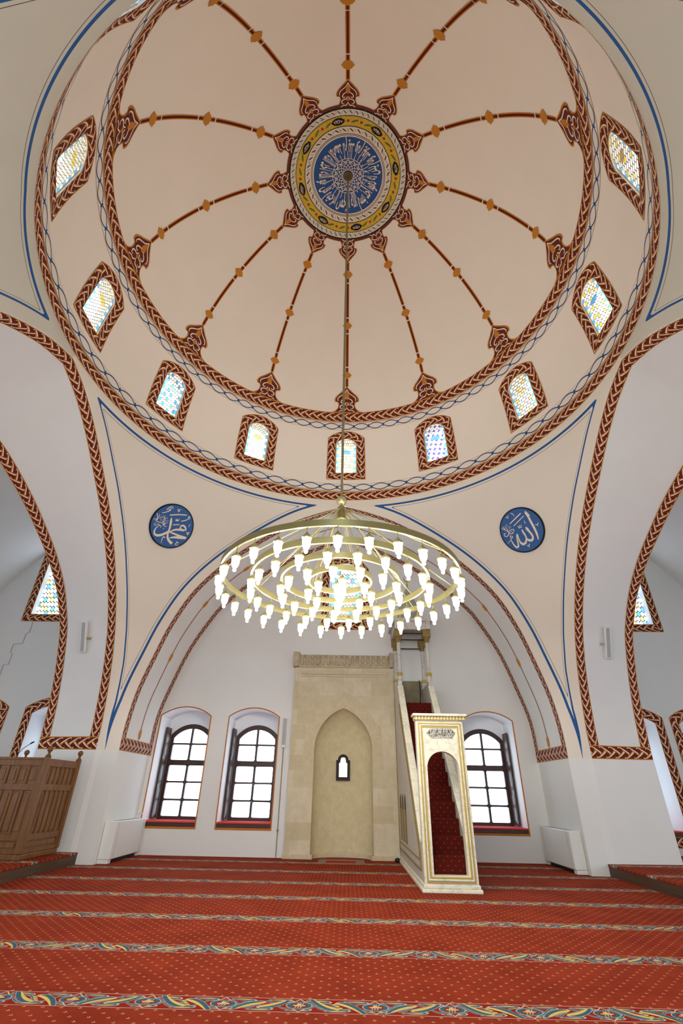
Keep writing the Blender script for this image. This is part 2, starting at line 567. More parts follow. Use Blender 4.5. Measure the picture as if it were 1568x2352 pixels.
def half(P, z): return interp(z, [a[1] for a in P], [a[0] for a in P])
def side_x(z): return interp(z, [1.93, 2.45, 3.2, 3.7], [5.13, 5.08, 5.02, 5.0])
def resample(P, n):
    L = [0]
    for i in range(1, len(P)): L.append(L[-1] + hypot(P[i][0]-P[i-1][0], P[i][1]-P[i-1][1]))
    out = []
    for k in range(n+1):
        s = L[-1]*k/n
        out.append((interp(s, L, [p[0] for p in P]), interp(s, L, [p[1] for p in P])))
    return out, L[-1]
NA = 64
def full_arch(P):
    """from the left springing over the crown to the right springing"""
    h, L = resample(P, NA)
    return [(-a, z) for a, z in h] + [(a, z) for a, z in reversed(h[:-1])], 2*L
def lerp3(a, b, t): return tuple(x + (y-x)*t for x, y in zip(a, b))

# pendentives: four patches with the painted outline kept as a distance field
ZR, R0 = 8.157, 5.0
def seg_dist(P, poly):
    best = 9e9
    for q in poly:
        d = (P[0]-q[0])**2 + (P[1]-q[1])**2 + (P[2]-q[2])**2
        if d < best: best = d
    return sqrt(best)
def pend_point(z, u):
    a, b = half(QOd, z) if z < QO[-1][1] else 0.0, half(SOd, z) if z < SO[-1][1] else 0.0
    A, B = (a, 5.0), (side_x(z), b)
    ta, tb = atan2(A[1], A[0]), atan2(B[1], B[0]); ra, rb = hypot(*A), hypot(*B)
    th = ta + (tb-ta)*u; r = ra + (rb-ra)*u
    return (r*cos(th), r*sin(th), z)
def L_of(z):
    w = [pend_point(z, i/24) for i in range(25)]
    return sum(hypot(w[i][0]-w[i-1][0], w[i][1]-w[i-1][1]) for i in range(1, 25))
OS_JOIN = min(.22, max(.04, L_of(2.85) - .2179 - .125))
zs = [ZI + (7.2-ZI)*i/70 for i in range(70)] + [7.2 + (ZR-7.2)*i/45 for i in range(46)]
us = [i/72 for i in range(73)]
qe = [(x, 5.0, z) for x, z in resample(QOd, 420)[0]]
se = [(side_x(z), y, z) for y, z in resample(SOd, 420)[0]]
PG, PM, PMB = [], [], []
for z in zs:
    row, mr, mrb = [], [], []
    w = [pend_point(z, u) for u in us]
    Lz = sum(hypot(w[i][0]-w[i-1][0], w[i][1]-w[i-1][1]) for i in range(1, 73))
    oq = interp(z, [1.93, 2.9], [.285, .215])
    bw = interp(z, [1.93, 2.85], [.006, .125])
    os_ = min(.22, max(.04, Lz - oq - bw)) if z < 2.85 else interp(z, [2.85, 3.6], [OS_JOIN, .22])
    for u, p in zip(us, w):
        dq, ds = seg_dist(p, qe), seg_dist(p, se)
        dr = hypot(hypot(p[0], p[1]) - R0, ZR - p[2])
        sk = interp(z, [2.2, 3.2], [1.0, 1.7])
        m = min(dq - oq, (ds - os_)*sk, dr - .19)
        row.append(p); mr.append((m, 0.0)); drb = interp(p[1], [.9, 2.9, 4.0, 5.0], [.19, .28, .45, .6]); mrb.append((min(dq - oq, (ds - os_)*sk, dr - drb), 0.0))
    PG.append(row); PM.append(mr); PMB.append(mrb)
names = ('front_right', 'front_left', 'back_right', 'back_left')
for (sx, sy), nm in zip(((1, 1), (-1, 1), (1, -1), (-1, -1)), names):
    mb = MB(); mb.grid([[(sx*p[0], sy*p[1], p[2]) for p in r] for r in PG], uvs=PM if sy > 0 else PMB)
    struct('ceiling_pendentive_' + nm, mb, M_pend if sy > 0 else M_pend_back_dim, 'cream pendentive with a blue painted outline at the %s corner of the dome' % nm.replace('_', ' '), 'ceiling', smooth='all')

# dome and drum
ZC, RC = 10.1, 4.756
DPR = catmull([(8.157, 5.0), (8.6, 5.005), (9.1, 5.0), (9.55, 4.97), (10.0, 4.905), (10.3, 4.845), (10.6, 4.765), (11.0, 4.670)], 6)
DPZ, DPQ = [a[0] for a in DPR], [a[1] for a in DPR]
def dome_r(z): return interp(z, DPZ, DPQ) if z < 11.0 else sqrt(max(0, RC*RC - (z-ZC)**2))
WIN_HW, WIN_Z0, WIN_ZS, WIN_ZA = .30, 9.08, 10.03, 10.20    # drum window opening
def seg_arch(a, hw, zs_, za):
    """height of a segmental arch at offset a"""
    s = za - zs_; r = (hw*hw + s*s)/(2*s)
    return za - r + sqrt(max(r*r - a*a, 0))
def arc_pts(hw, zs_, za, n):
    return [(-hw + 2*hw*i/n, seg_arch(-hw + 2*hw*i/n, hw, zs_, za)) for i in range(n+1)]
mb = MB(); ZTOP = 11.0
seg = 2*PI/12
for k in range(12):
    t0 = PI/2 + k*seg                       # window centre
    hwA = WIN_HW/4.9
    cols = [-seg/2 + (seg/2-hwA)*i/4 for i in range(4)] + [-hwA + 2*hwA*i/10 for i in range(10)] + [hwA + (seg/2-hwA)*i/4 for i in range(5)]
    for i in range(len(cols)-1):
        a, b = cols[i], cols[i+1]
        inside = a > -hwA - 1e-6 and b < hwA + 1e-6
        def strip(zlo, zhi, n):
            P = []
            for j in range(n+1):
                row = []
                for th, zl, zh in ((a, zlo[0], zhi[0]), (b, zlo[1], zhi[1])):
                    z = zl + (zh-zl)*j/n; r = dome_r(z); row.append((r*cos(t0+th), r*sin(t0+th), z))
                P.append(row)
            mb.grid(P)
        if inside:
            strip((ZR, ZR), (WIN_Z0, WIN_Z0), 8)
            strip((seg_arch(a*4.9, WIN_HW, WIN_ZS, WIN_ZA), seg_arch(b*4.9, WIN_HW, WIN_ZS, WIN_ZA)), (ZTOP, ZTOP), 8)
        else: strip((ZR, ZR), (ZTOP, ZTOP), 32)
mb.grid([[(r*cos(2*PI*k/216), r*sin(2*PI*k/216), ZR+.0008) for k in range(217)] for r in (4.993, 5.3)])
struct('wall_drum', mb, M_plaster_warm, 'cream drum wall pierced by twelve stained glass windows', 'wall', smooth='all')
mb = MB(); P = []
for j in range(41):
    a0 = math.asin((ZTOP-ZC)/RC); an = a0 + (PI/2 - a0)*j/40
    r, z = RC*cos(an), ZC + RC*sin(an)
    P.append([(r*cos(2*PI*k/144), r*sin(2*PI*k/144), z) for k in range(144)])
mb.grid(P, closed=True)
struct('ceiling_dome', mb, M_plaster_warm, 'large cream plaster dome divided by painted brown ribs', 'ceiling', smooth='all')

def ring_strip(name, z0, z1, mat, per, label, off=.006, n=432):
    mb = MB(); P, U = [], []
    nz = 4
    N = round(2*PI*4.85/per)
    for j in range(nz+1):
        z = z0 + (z1-z0)*j/nz; r = dome_r(z) - off
        P.append([(r*cos(2*PI*k/n - PI/2), r*sin(2*PI*k/n - PI/2), z) for k in range(n+1)])
        U.append([(N*k/n, j/nz) for k in range(n+1)])
    mb.grid(P, uvs=U)
    return struct(name, mb, mat, label, 'painted band', smooth='all', recalc=False)
ring_strip('trim_1', 8.150, 8.425, M_braid, .235, 'brown braided band around the foot of the drum')
ring_strip('trim_2', 8.455, 8.700, M_chain, .47, 'blue oval chain band just below the drum windows')
ring_strip('trim_3', 10.480, 10.700, M_chain, .44, 'blue oval chain band just above the drum windows')
ring_strip('trim_4', 10.735, 11.045, M_braid, .25, 'brown braided band around the foot of the dome')
for i, z in enumerate((8.432, 10.712)):
    ring_strip('trim_%d' % (5+i), z, z+.012, M_line, 1, ('thin ochre line between the braid and chain at the %s of the drum' % ('foot', 'head')[i]), .007)
TRIM = [6]
def trim(): TRIM[0] += 1; return 'trim_%d' % TRIM[0]

# arches: soffits, bands
def ruled(outer, inner):
    def S(i, w): return lerp3(outer[i], inner[i], w)
    return S
def arch_set(outer, inner, L, axis, names, M_b, bw, bh, per, centre=None):
    n = len(outer); step = L/(n-1)
    def off(p, d=.006):
        c = (0, p[1], 2.5) if axis == 'y' else (p[0], 0, 2.5)
        v = Vector(c) - Vector(p); v.normalize(); return tuple(Vector(p) + v*d)
    mb = MB(); mb.grid([[lerp3(outer[i], inner[i], j/6) for j in range(7)] for i in range(n)])
    struct(names[0], mb, M_plaster, names[1], 'ceiling', smooth='all')
    wid = [(Vector(outer[i]) - Vector(inner[i])).length for i in range(n)]
    ib = max(1, round(bh/step))
    mb = MB()
    for side in (0, 1):
        P, U = [], []
        for i in range(ib, n-ib):
            f = bw/wid[i]
            ws = (0.004, f) if side == 0 else (1-f, .996)
            P.append([off(lerp3(outer[i], inner[i], ws[0] + (ws[1]-ws[0])*j/3)) for j in range(4)])
            U.append([(i*step/per, j/3 if side == 0 else 1-j/3) for j in range(4)])
        mb.grid(P, uvs=U)
    for end in (0, 1):
        P, U = [], []
        for i in range(ib+1):
            k = i if end == 0 else n-1-i
            P.append([off(lerp3(outer[k], inner[k], .004 + .992*j/12)) for j in range(13)])
            U.append([(wid[k]*j/12/per, 1-i/ib) for j in range(13)])
        mb.grid(P, uvs=U)
    struct(trim(), mb, M_b, names[2], 'painted band', smooth='all', recalc=False)
    if centre:
        mb = MB(); P, U = [], []
        for i in range(ib+1, n-ib-1):
            P.append([off(lerp3(outer[i], inner[i], .5 + d/wid[i])) for d in (-.016, .016)]); U.append([(i*step, 0), (i*step, 1)])
        mb.grid(P, uvs=U)
        o = struct(trim(), mb, M_rib, 'thin brown painted line with ochre knots along the arch over the mihrab wall', 'painted line', recalc=False)
        for zt in centre:
            for sgn in (0, 1):
                rng = range(0, n//2) if sgn == 0 else range(n//2, n-1)
                i = min(rng, key=lambda q: abs(lerp3(outer[q], inner[q], .5)[2] - zt))
                c = Vector(lerp3(outer[i], inner[i], .5)); t = (Vector(lerp3(outer[i+1], inner[i+1], .5)) - c).normalized()
                w = (Vector(inner[i]) - Vector(outer[i])).normalized()
                shp = [(0, .145), (.022, .105), (.05, .08), (.07, .04), (.062, 0), (.07, -.04), (.05, -.08), (.022, -.105), (0, -.145), (-.022, -.105), (-.05, -.08), (-.07, -.04), (-.062, 0), (-.07, .04), (-.05, .08), (-.022, .105)]
                kb = MB(); kb.poly([shp], lambda a, b: off(tuple(c + w*a*.95 + t*b), .011))
                kb.build('painted_knot', M_gold_ochre, o, recalc=False)
qo2, qL = full_arch(QOd); qi2, _ = full_arch(QId)
so2, sL = full_arch(SOd); si2, _ = full_arch(SId)
YW = 6.75
for sy, nm in ((1, 'front'), (-1, 'back')):
    arch_set([(x, 5.0*sy, z) for x, z in qo2], [(x, YW*sy, z) for x, z in qi2], qL, 'y',
             ('ceiling_arch_' + nm, 'white plaster soffit of the %s' % ('arch over the mihrab wall' if sy > 0 else 'arch behind the camera'),
              'grey brown braided border painted on the %s' % ('arch over the mihrab wall' if sy > 0 else 'arch behind the camera')),
             M_braid_soft, .20, .24, .19, (2.36, 4.08, 5.42, 6.5, 7.3) if sy > 0 else None)
for sx, nm in ((1, 'right'), (-1, 'left')):
    arch_set([(side_x(z)*sx, y, z) for y, z in so2], [(6.42*sx, y, z) for y, z in si2], sL, 'x',
             ('ceiling_arch_' + nm, 'white plaster soffit of the wide side arch on the %s' % nm,
              'brown braided border painted on the wide side arch on the %s' % nm),
             M_braid, .215, .27, .20)

# piers
for sx in (1, -1):
    for sy in (1, -1):
        pl = [(4.652, 4.992), (5.02, 4.99), (5.128, 4.972), (6.425, 5.07), (6.425, YW), (4.652, YW)]
        mb = MB(); mb.prism([pl], lambda a, b, d: (a*sx, b*sy, d), 0, ZI)
        nm = ('back', 'front')[sy > 0] + '_' + ('left', 'right')[sx > 0]
        struct('wall_pier_' + nm, mb, M_plaster, 'white plaster pier under the %s corner of the dome' % nm.replace('_', ' '), 'wall')
    # wall above the side arch, towards the side bay
    mb = MB()
    mb.grid([[(6.42*sx, y, z), (6.42*sx, y, 8.5)] for y, z in si2])
    for sy in (1, -1): mb.add([(6.42*sx, 5.07*sy, ZI), (6.42*sx, YW*sy, ZI), (6.42*sx, YW*sy, 8.5), (6.42*sx, 5.07*sy, 8.5)], [(0, 1, 2, 3)])
    nm = ('left', 'right')[sx > 0]
    struct('wall_arcade_' + nm, mb, M_plaster, 'white wall above the side arch facing the %s bay' % nm, 'wall', recalc=False)
    vp = catmull([(6.42, 8.55), (7.2, 8.45), (7.9, 8.15), (8.5, 7.75), (8.95, 7.3), (9.35, 6.8), (9.75, 6.22), (10.05, 5.55), (10.25, 4.8), (10.3, 4.0)], 4)
    mb = MB(); mb.grid([[(x*sx, -YW, z), (x*sx, YW, z)] for x, z in vp])
    struct('ceiling_vault_' + nm, mb, M_plaster, 'pale grey vault over the %s side bay' % nm, 'ceiling', smooth='all')
    # outer wall with unseen plain openings added to let daylight in
    loops = [[(-YW, 0), (YW, 0), (YW, 4.0), (-YW, 4.0)]] + [[(y-.65, .7), (y+.65, .7), (y+.65, 2.9), (y-.65, 2.9)] for y in (-3.6, -1.0, 2.0)]
    mb = MB(); mb.poly(loops, lambda a, b: (10.3*sx, a, b))
    struct('wall_' + nm, mb, M_plaster, 'white outer wall of the %s side bay' % nm, 'wall', recalc=False)
# ------------------------------------------------------------------ helpers for painted / arched shapes
def arch_loop(cx, hw, z0, zs_, za, n=14):
    """closed loop of an arched opening: bottom left, up, over, down"""
    return [(cx-hw, z0)] + [(cx+a, z) for a, z in arc_pts(hw, zs_, za, n)] + [(cx+hw, z0)]
def frame_band(cx, hw, z0, zs_, za, b, per, f3, lift=.7):
    """mitred band round an arched opening, returns MB with uv"""
    ho, zo0, zso, zao = hw+b, z0-b, zs_+lift*b, za+b
    def side(h, zb, zt, sx, n): return [(cx+sx*h, zb+(zt-zb)*i/n) for i in range(n+1)]
    runs = [(side(ho, zo0, zso, -1, 10), side(hw, z0, zs_, -1, 10)),
            ([(cx+a, z) for a, z in arc_pts(ho, zso, zao, 18)], [(cx+a, z) for a, z in arc_pts(hw, zs_, za, 18)]),
            (side(ho, zo0, zso, 1, 10)[::-1], side(hw, z0, zs_, 1, 10)[::-1]),
            ([(cx+ho-2*ho*i/10, zo0) for i in range(11)], [(cx+hw-2*hw*i/10, z0) for i in range(11)])]
    mb = MB(); u = 0
    for O, I in runs:
        P, U = [], []; prev = None
        for o, i in zip(O, I):
            c = ((o[0]+i[0])/2, (o[1]+i[1])/2)
            if prev: u += hypot(c[0]-prev[0], c[1]-prev[1])/per
            prev = c
            P.append([f3(o[0]+(i[0]-o[0])*k/3, o[1]+(i[1]-o[1])*k/3) for k in range(4)])
            U.append([(u, k/3) for k in range(4)])
        mb.grid(P, uvs=U)
    return mb
def ribbon(mb, pts, f3, m=0, smooth=5, wk=1.0):
    """tapered brush stroke through (a, b, width) points"""
    if smooth > 1 and len(pts) > 2: pts = catmull(pts, smooth)
    vs = []
    for i, p in enumerate(pts):
        q0, q1 = pts[max(i-1, 0)], pts[min(i+1, len(pts)-1)]
        dx, dy = q1[0]-q0[0], q1[1]-q0[1]; l = hypot(dx, dy) or 1
        w = max(p[2], .001)*wk/2
        vs += [f3(p[0]-dy/l*w, p[1]+dx/l*w), f3(p[0]+dy/l*w, p[1]-dx/l*w)]
    mb.add(vs, [(2*i, 2*i+1, 2*i+3, 2*i+2) for i in range(len(pts)-1)], m=m)
def portal(name, loc, sx, sz, rot):
    l = bpy.data.lights.new(name, 'AREA'); l.shape = 'RECTANGLE'; l.size = sx; l.size_y = sz
    l.energy = 1; l.cycles.is_portal = True
    o = bpy.data.objects.new(name, l); o.location = loc; o.rotation_euler = rot; COL.objects.link(o); return o

# ------------------------------------------------------------------ the front wall and its windows
LOW = [(-3.925, .612, 0), (-2.215, .615, 0), (3.56, .61, 0), (7.067, .612, 1), (8.87, .612, 1), (-7.22, .612, 1), (-9.28, .612, 1)]
UP = [(.02, .46, 5.29, 6.72, 7.05), (7.97, .46, 5.34, 7.02, 7.28), (-8.32, .46, 5.41, 7.10, 7.36)]
def low_loop(cx, hw): return arch_loop(cx, hw, .53, 2.835, 3.035)
loops = [[(-10.3, 0), (10.3, 0), (10.3, 9), (-10.3, 9)]]
loops += [low_loop(cx, hw) for cx, hw, b in LOW]
loops += [arch_loop(*u) for u in UP]
loops += [[(-.9, .0004), (-.9, 3.4), (.93, 3.4), (.93, .0004)]]
mb = MB(); mb.poly(loops, lambda a, b: (a, YW, b))
struct('wall_front', mb, M_plaster, 'white plaster wall around the stone mihrab with arched windows', 'wall', recalc=False)
# back wall behind the camera, with openings and a doorway added to let in fill light
loops = [[(-10.3, 0), (10.3, 0), (10.3, 9), (-10.3, 9)]] + [[(x-h, .5), (x+h, .5), (x+h, 2.9), (x-h, 2.9)] for x, h in ((-3.4, .9), (3.4, .9), (7.6, .7), (-7.6, .7))] + [[(-1.1, .05), (1.1, .05), (1.1, 2.8), (-1.1, 2.8)]] + [[(-.6, 5), (.6, 5), (.6, 7.1), (-.6, 7.1)]]
mb = MB(); mb.poly(loops, lambda a, b: (a, -YW, b))
struct('wall_back', mb, M_plaster, 'white plaster wall behind the camera', 'wall', recalc=False)

WN = [0]
def window_empty(loc, label):
    WN[0] += 1
    return tag(empty('window_%d' % WN[0], loc), label, 'window', kind='structure')
RZ = [(2.245, 1.900), (1.776, 1.434), (1.394, 1.058), (1.015, .699)]
def lower_window(cx, hw, banded, label):
    w = window_empty((cx, YW, .53), label)
    def T(mb): mb.v = [(p[0]-cx, p[1]-YW, p[2]-.53) for p in mb.v]; return mb
    YB = 7.52; fh = .525
    L = low_loop(cx, hw); mb = MB()
    mb.add([(a, YW, z) for a, z in L] + [(a, YB, z) for a, z in L], [(i, (i+1) % len(L), len(L)+(i+1) % len(L), len(L)+i) for i in range(len(L))])
    F = arch_loop(cx, fh, .64, 2.46, 2.715)
    mb.poly([L, F], lambda a, b: (a, YB, b))
    T(mb).build('reveal', M_reveal, w, recalc=False)
    Fr = arch_loop(cx, fh+.02, .63, 2.47, 2.735); holes = []
    g = .027; ih = fh-.065
    for sx in (-1, 1):
        xa, xb = sorted((cx+sx*g, cx+sx*ih))
        for zt, zb in RZ:
            r = .02
            holes.append([(xa+r, zb), (xb-r, zb), (xb, zb+r), (xb, zt-r), (xb-r, zt), (xa+r, zt), (xa, zt-r), (xa, zb+r)])
        top = []
        for i in range(9):
            a = (g + (ih-g)*i/8)*sx
            top.append((cx+a, seg_arch(abs(a), ih, 2.40, 2.625)))
        top = top if sx > 0 else top[::-1]
        holes.append([(top[0][0], 2.285)] + top + [(top[-1][0], 2.285)])
    mb = MB(); mb.prism([Fr] + holes, lambda a, b, d: (a, d, b), YB-.015, YB+.07)
    fr = T(mb).build('window_frame', M_wood_dark, w, bevel=.006)
    mb = MB(); mb.poly([arch_loop(cx, fh, .64, 2.45, 2.70)], lambda a, b: (a, YB+.045, b))
    T(mb).build('pane', M_clear, w, recalc=False)
    for z in (1.75, .95):
        mb = MB().box(cx-.012, cx+.012, YB-.045, YB-.012, z-.05, z+.05); T(mb).build('latch', M_dark, fr, bevel=.003)
    side = -1 if cx < 2 else 1
    if abs(cx) < 5:
        x = cx + side*(hw-.03)
        mb = MB()
        x0, x1 = sorted((x, x-side*.035))
        mb.box(x0, x1, YB-.34, YB-.02, .66, 2.62)
        for za, zb in ((.74, 1.28), (1.36, 1.9), (1.98, 2.54)):
            xx0, xx1 = sorted((x-side*.03, x-side*.043)); mb.box(xx0, xx1, YB-.30, YB-.06, za, zb)
        T(mb).build('shutter', M_wood_dark, w, bevel=.004)
    mb = MB().box(cx-hw+.004, cx+hw-.004, YW-.012, YW+.03, .535, .60); T(mb).build('sill_board', M_wood_dark if not banded else M_riser, w, bevel=.003)
    mb = MB().box(cx-hw+.004, cx+hw-.004, YW-.016, YB-.005, .602, .632); T(mb).build('sill_cushion', M_rug_red, w, bevel=.01)
    if banded:
        mb = frame_band(cx, hw, .53, 2.835, 3.035, .21, .205, lambda a, b: (a, YW-.006, b))
        T(mb).build('painted_border', M_braid, w, recalc=False)
    else:
        O = arch_loop(cx, hw+.028, .485, 2.85, 3.063); I = arch_loop(cx, hw, .53, 2.835, 3.035)
        mb = MB(); mb.prism([O, I], lambda a, b, d: (a, d, b), YW-.005, YW+.001)
        T(mb).build('painted_outline', M_line, w)
    portal('window_portal', (cx, YB+.12, 1.7), 1.05, 2.1, (-PI/2, 0, 0))
LBL = ['arched window with dark wooden grid nearest the left pier', 'arched window with dark wooden grid just left of the stone mihrab', 'arched window with dark wooden grid behind the marble pulpit stairs',
       'lower side bay window with braided border beside the right pier', 'outermost lower window at the right edge', 'lower side bay window with braided border above the wooden desk', 'outermost lower window at the left edge']
for (cx, hw, b), lb in zip(LOW, LBL): lower_window(cx, hw, b, lb)

def glass_uv(hw): return lambda a, b: (a*.29/hw, b*.29/hw)
for (cx, hw, z0, zs_, za), gm, lb in zip(UP, (4, 5, 5), ('stained glass window high on the wall behind the chandelier', 'stained glass window high in the right side bay', 'stained glass window high in the left side bay')):
    w = window_empty((cx, YW, z0), lb)
    L = arch_loop(0, hw, 0, zs_-z0, za-z0); n = len(L)
    mb = MB(); mb.add([(a, 0, z) for a, z in L] + [(a*.92, .16, z) for a, z in L], [(i, (i+1) % n, n+(i+1) % n, n+i) for i in range(n)])
    mb.build('reveal', M_plaster, w, recalc=False)
    mb = MB(); mb.poly([[(a*.93, z) for a, z in L]], lambda a, b: (a, .15, b), uvf=glass_uv(hw*.93)); mb.build('stained_glass', M_glass[gm], w, recalc=False)
    mb = frame_band(0, hw, 0, zs_-z0, za-z0, .215, .205, lambda a, b: (a, -.006, b)); mb.build('painted_border', M_braid, w, recalc=False)
    portal('window_portal', (cx, YW+.35, (z0+za)/2), hw*2, za-z0, (-PI/2, 0, 0))

CLOCK = ['directly above the mihrab wall', 'first', 'second', 'third', 'fourth', 'fifth']
def clock(k):
    if k == 0: return 'directly above the mihrab wall'
    if k == 6: return 'directly opposite the mihrab wall'
    j = k if k < 6 else 12-k
    return '%s to the %s of the one above the mihrab wall' % (('first', 'second', 'third', 'fourth', 'fifth')[j-1], 'left' if k < 6 else 'right')
GM = {0: 0, 1: 2, 2: 4, 3: 2, 4: 2, 5: 2, 6: 0, 7: 3, 8: 3, 9: 0, 10: 3, 11: 1}
for k in range(12):
    t0 = PI/2 + k*seg
    def mp(a, z, d=0.0):
        r = dome_r(z) + d; th = t0 - a/4.9       # a grows to the viewer's right
        return (r*cos(th), r*sin(th), z)
    w = window_empty((0, 0, 0), 'stained glass drum window ' + clock(k))
    L = arch_loop(0, WIN_HW, WIN_Z0, WIN_ZS, WIN_ZA, 10); n = len(L)
    mb = MB(); mb.add([mp(a, z) for a, z in L] + [mp(a*.96, z, .30) for a, z in L], [(i, (i+1) % n, n+(i+1) % n, n+i) for i in range(n)])
    mb.build('reveal', M_plaster_warm, w, recalc=False)
    mb = MB(); mb.poly([L], lambda a, b: mp(a, b, .03), uvf=lambda a, b: (a, b - WIN_Z0)); mb.build('stained_glass', M_glass[GM[k]], w, recalc=False)
    mb = frame_band(0, WIN_HW, WIN_Z0, WIN_ZS, WIN_ZA, .245, .225, lambda a, b: mp(a, b, -.008), .75); mb.build('painted_border', M_braid, w, recalc=False)
    r = 5.4
    portal('window_portal', (r*cos(t0), r*sin(t0), 9.6), .62, 1.2, (-PI/2, 0, t0-PI/2))

# ------------------------------------------------------------------ painted ribs of the dome
def sph(t0, a, m, off=.008):
    ph = m/RC; r = (RC-off)*sin(ph); th = t0 - a/max(RC*sin(ph), .05)
    return (r*cos(th), r*sin(th), ZC + (RC-off)*cos(ph))
PALM = [(0, 1), (.05, .93), (.12, .86), (.22, .76), (.33, .66), (.40, .56), (.42, .47), (.39, .40), (.33, .42), (.29, .36), (.28, .26), (.32, .15), (.43, .05), (.58, 0)]
PALM_FULL = PALM + [(-a, b) for a, b in reversed(PALM[1:])]
CURLS = [[(0, .87, .03), (.07, .74, .035), (.17, .66, .035), (.27, .58, .04), (.31, .48, .03), (.27, .45, .015)],
         [(.03, .56, .015), (.10, .52, .035), (.17, .47, .04), (.19, .39, .04), (.13, .36, .03), (.10, .40, .015)],
         [(.02, .40, .03), (.07, .31, .035), (.15, .30, .04), (.22, .24, .045), (.2, .16, .03), (.13, .17, .015)],
         [(0, .2, .02), (.07, .1, .04), (.16, .1, .035), (.26, .04, .03)]]
def palmette(parent, t0, m0, m1):
    h = abs(m1-m0); sg = 1 if m1 > m0 else -1
    f = lambda off: (lambda a, b: sph(t0, a*h, m0 + sg*b*h, off))
    mb = MB()
    mb.poly([PALM_FULL], f(.009), 0, sub=4)
    mb.poly([[(a*.89, .45 + (b-.45)*.91 if b > .05 else .03) for a, b in PALM_FULL]], f(.0125), 1, sub=4)
    tear = [(0, .82), (.06, .7), (.085, .6), (.05, .52), (0, .49), (-.05, .52), (-.085, .6), (-.06, .7)]
    mb.poly([tear], f(.0155), 0, sub=2)
    mb.poly([[(0, .36), (.06, .29), (0, .22), (-.06, .29)]], f(.0155), 0, sub=2)
    for c in CURLS:
        for s in (1, -1): ribbon(mb, [(s*a, b, w*.85) for a, b, w in c], f(.018), 2, 4)
    return mb.build('painted_palmette', [M_ochre, M_maroon, M_cream], parent, recalc=False)
KN = []
for i in range(32):
    t = 2*PI*i/32; r = .098*(1 + .08*cos(8*t) + .06*cos(4*t))
    KN.append((r*cos(t)*1.28, r*sin(t)))
SEGS = [(5.66, 5.40), (5.21, 5.06), (5.03, 4.06), (4.03, 3.91), (3.73, 3.61), (3.58, 2.66), (2.63, 2.51), (2.33, 2.10)]
for k in range(12):
    t0 = PI/2 + k*seg
    mb = MB()
    for a, b in SEGS:
        n = max(2, int((a-b)/.05)); hw = .045
        mb.grid([[sph(t0, s*hw, a+(b-a)*i/n) for s in (-1, 1)] for i in range(n+1)], uvs=[[(a+(b-a)*i/n, j) for j in (0, 1)] for i in range(n+1)])
    o = struct(trim(), mb, M_rib, 'brown painted rib of the dome ' + clock(k), 'painted rib', recalc=False)
    palmette(o, t0, 6.53, 5.64); palmette(o, t0, 1.50, 2.13)
    for m in (5.30, 3.82, 2.42):
        kb = MB(); kb.poly([KN], lambda a, b: sph(t0, a, m+b, .014)); kb.build('painted_knot', M_gold_ochre, o, recalc=False)

# ------------------------------------------------------------------ Arabic lettering (joined forms, laid out left to right)
FORMS = {'ا': (0xFE8D, 0xFE8E), 'ب': (0xFE8F, 0xFE90, 0xFE91, 0xFE92), 'ل': (0xFEDD, 0xFEDE, 0xFEDF, 0xFEE0), 'م': (0xFEE1, 0xFEE2, 0xFEE3, 0xFEE4),
         'س': (0xFEB1, 0xFEB2, 0xFEB3, 0xFEB4), 'ر': (0xFEAD, 0xFEAE), 'ح': (0xFEA1, 0xFEA2, 0xFEA3, 0xFEA4), 'ن': (0xFEE5, 0xFEE6, 0xFEE7, 0xFEE8),
         'ي': (0xFEF1, 0xFEF2, 0xFEF3, 0xFEF4), 'ق': (0xFED5, 0xFED6, 0xFED7, 0xFED8), 'ه': (0xFEE9, 0xFEEA, 0xFEEB, 0xFEEC), 'و': (0xFEED, 0xFEEE),
         'د': (0xFEA9, 0xFEAA), 'ص': (0xFEB9, 0xFEBA, 0xFEBB, 0xFEBC), 'ك': (0xFED9, 0xFEDA, 0xFEDB, 0xFEDC), 'ف': (0xFED1, 0xFED2, 0xFED3, 0xFED4), 'ع': (0xFEC9, 0xFECA, 0xFECB, 0xFECC)}
def shape_word(w):
    out = []
    for i, ch in enumerate(w):
        f = FORMS[ch]
        prev = i > 0 and len(FORMS[w[i-1]]) == 4
        nxt = i < len(w)-1 and len(f) == 4
        out.append(chr(f[1 if prev and not nxt else 2 if nxt and not prev else 3 if nxt and prev else 0]))
    return ''.join(reversed(out))
def shape_line(s): return ' '.join(shape_word(w) for w in reversed(s.split()))
def glyph_mesh(text):
    c = bpy.data.curves.new('lettering', 'FONT'); c.body = text; c.resolution_u = 3; c.offset = .014
    o = bpy.data.objects.new('lettering', c); COL.objects.link(o)
    dg = bpy.context.evaluated_depsgraph_get()
    me = bpy.data.meshes.new_from_object(o.evaluated_get(dg))
    vs = [(v.co.x, v.co.y) for v in me.vertices]; fs = [tuple(p.vertices) for p in me.polygons]
    bpy.data.objects.remove(o); bpy.data.meshes.remove(me); bpy.data.curves.remove(c)
    return vs, fs

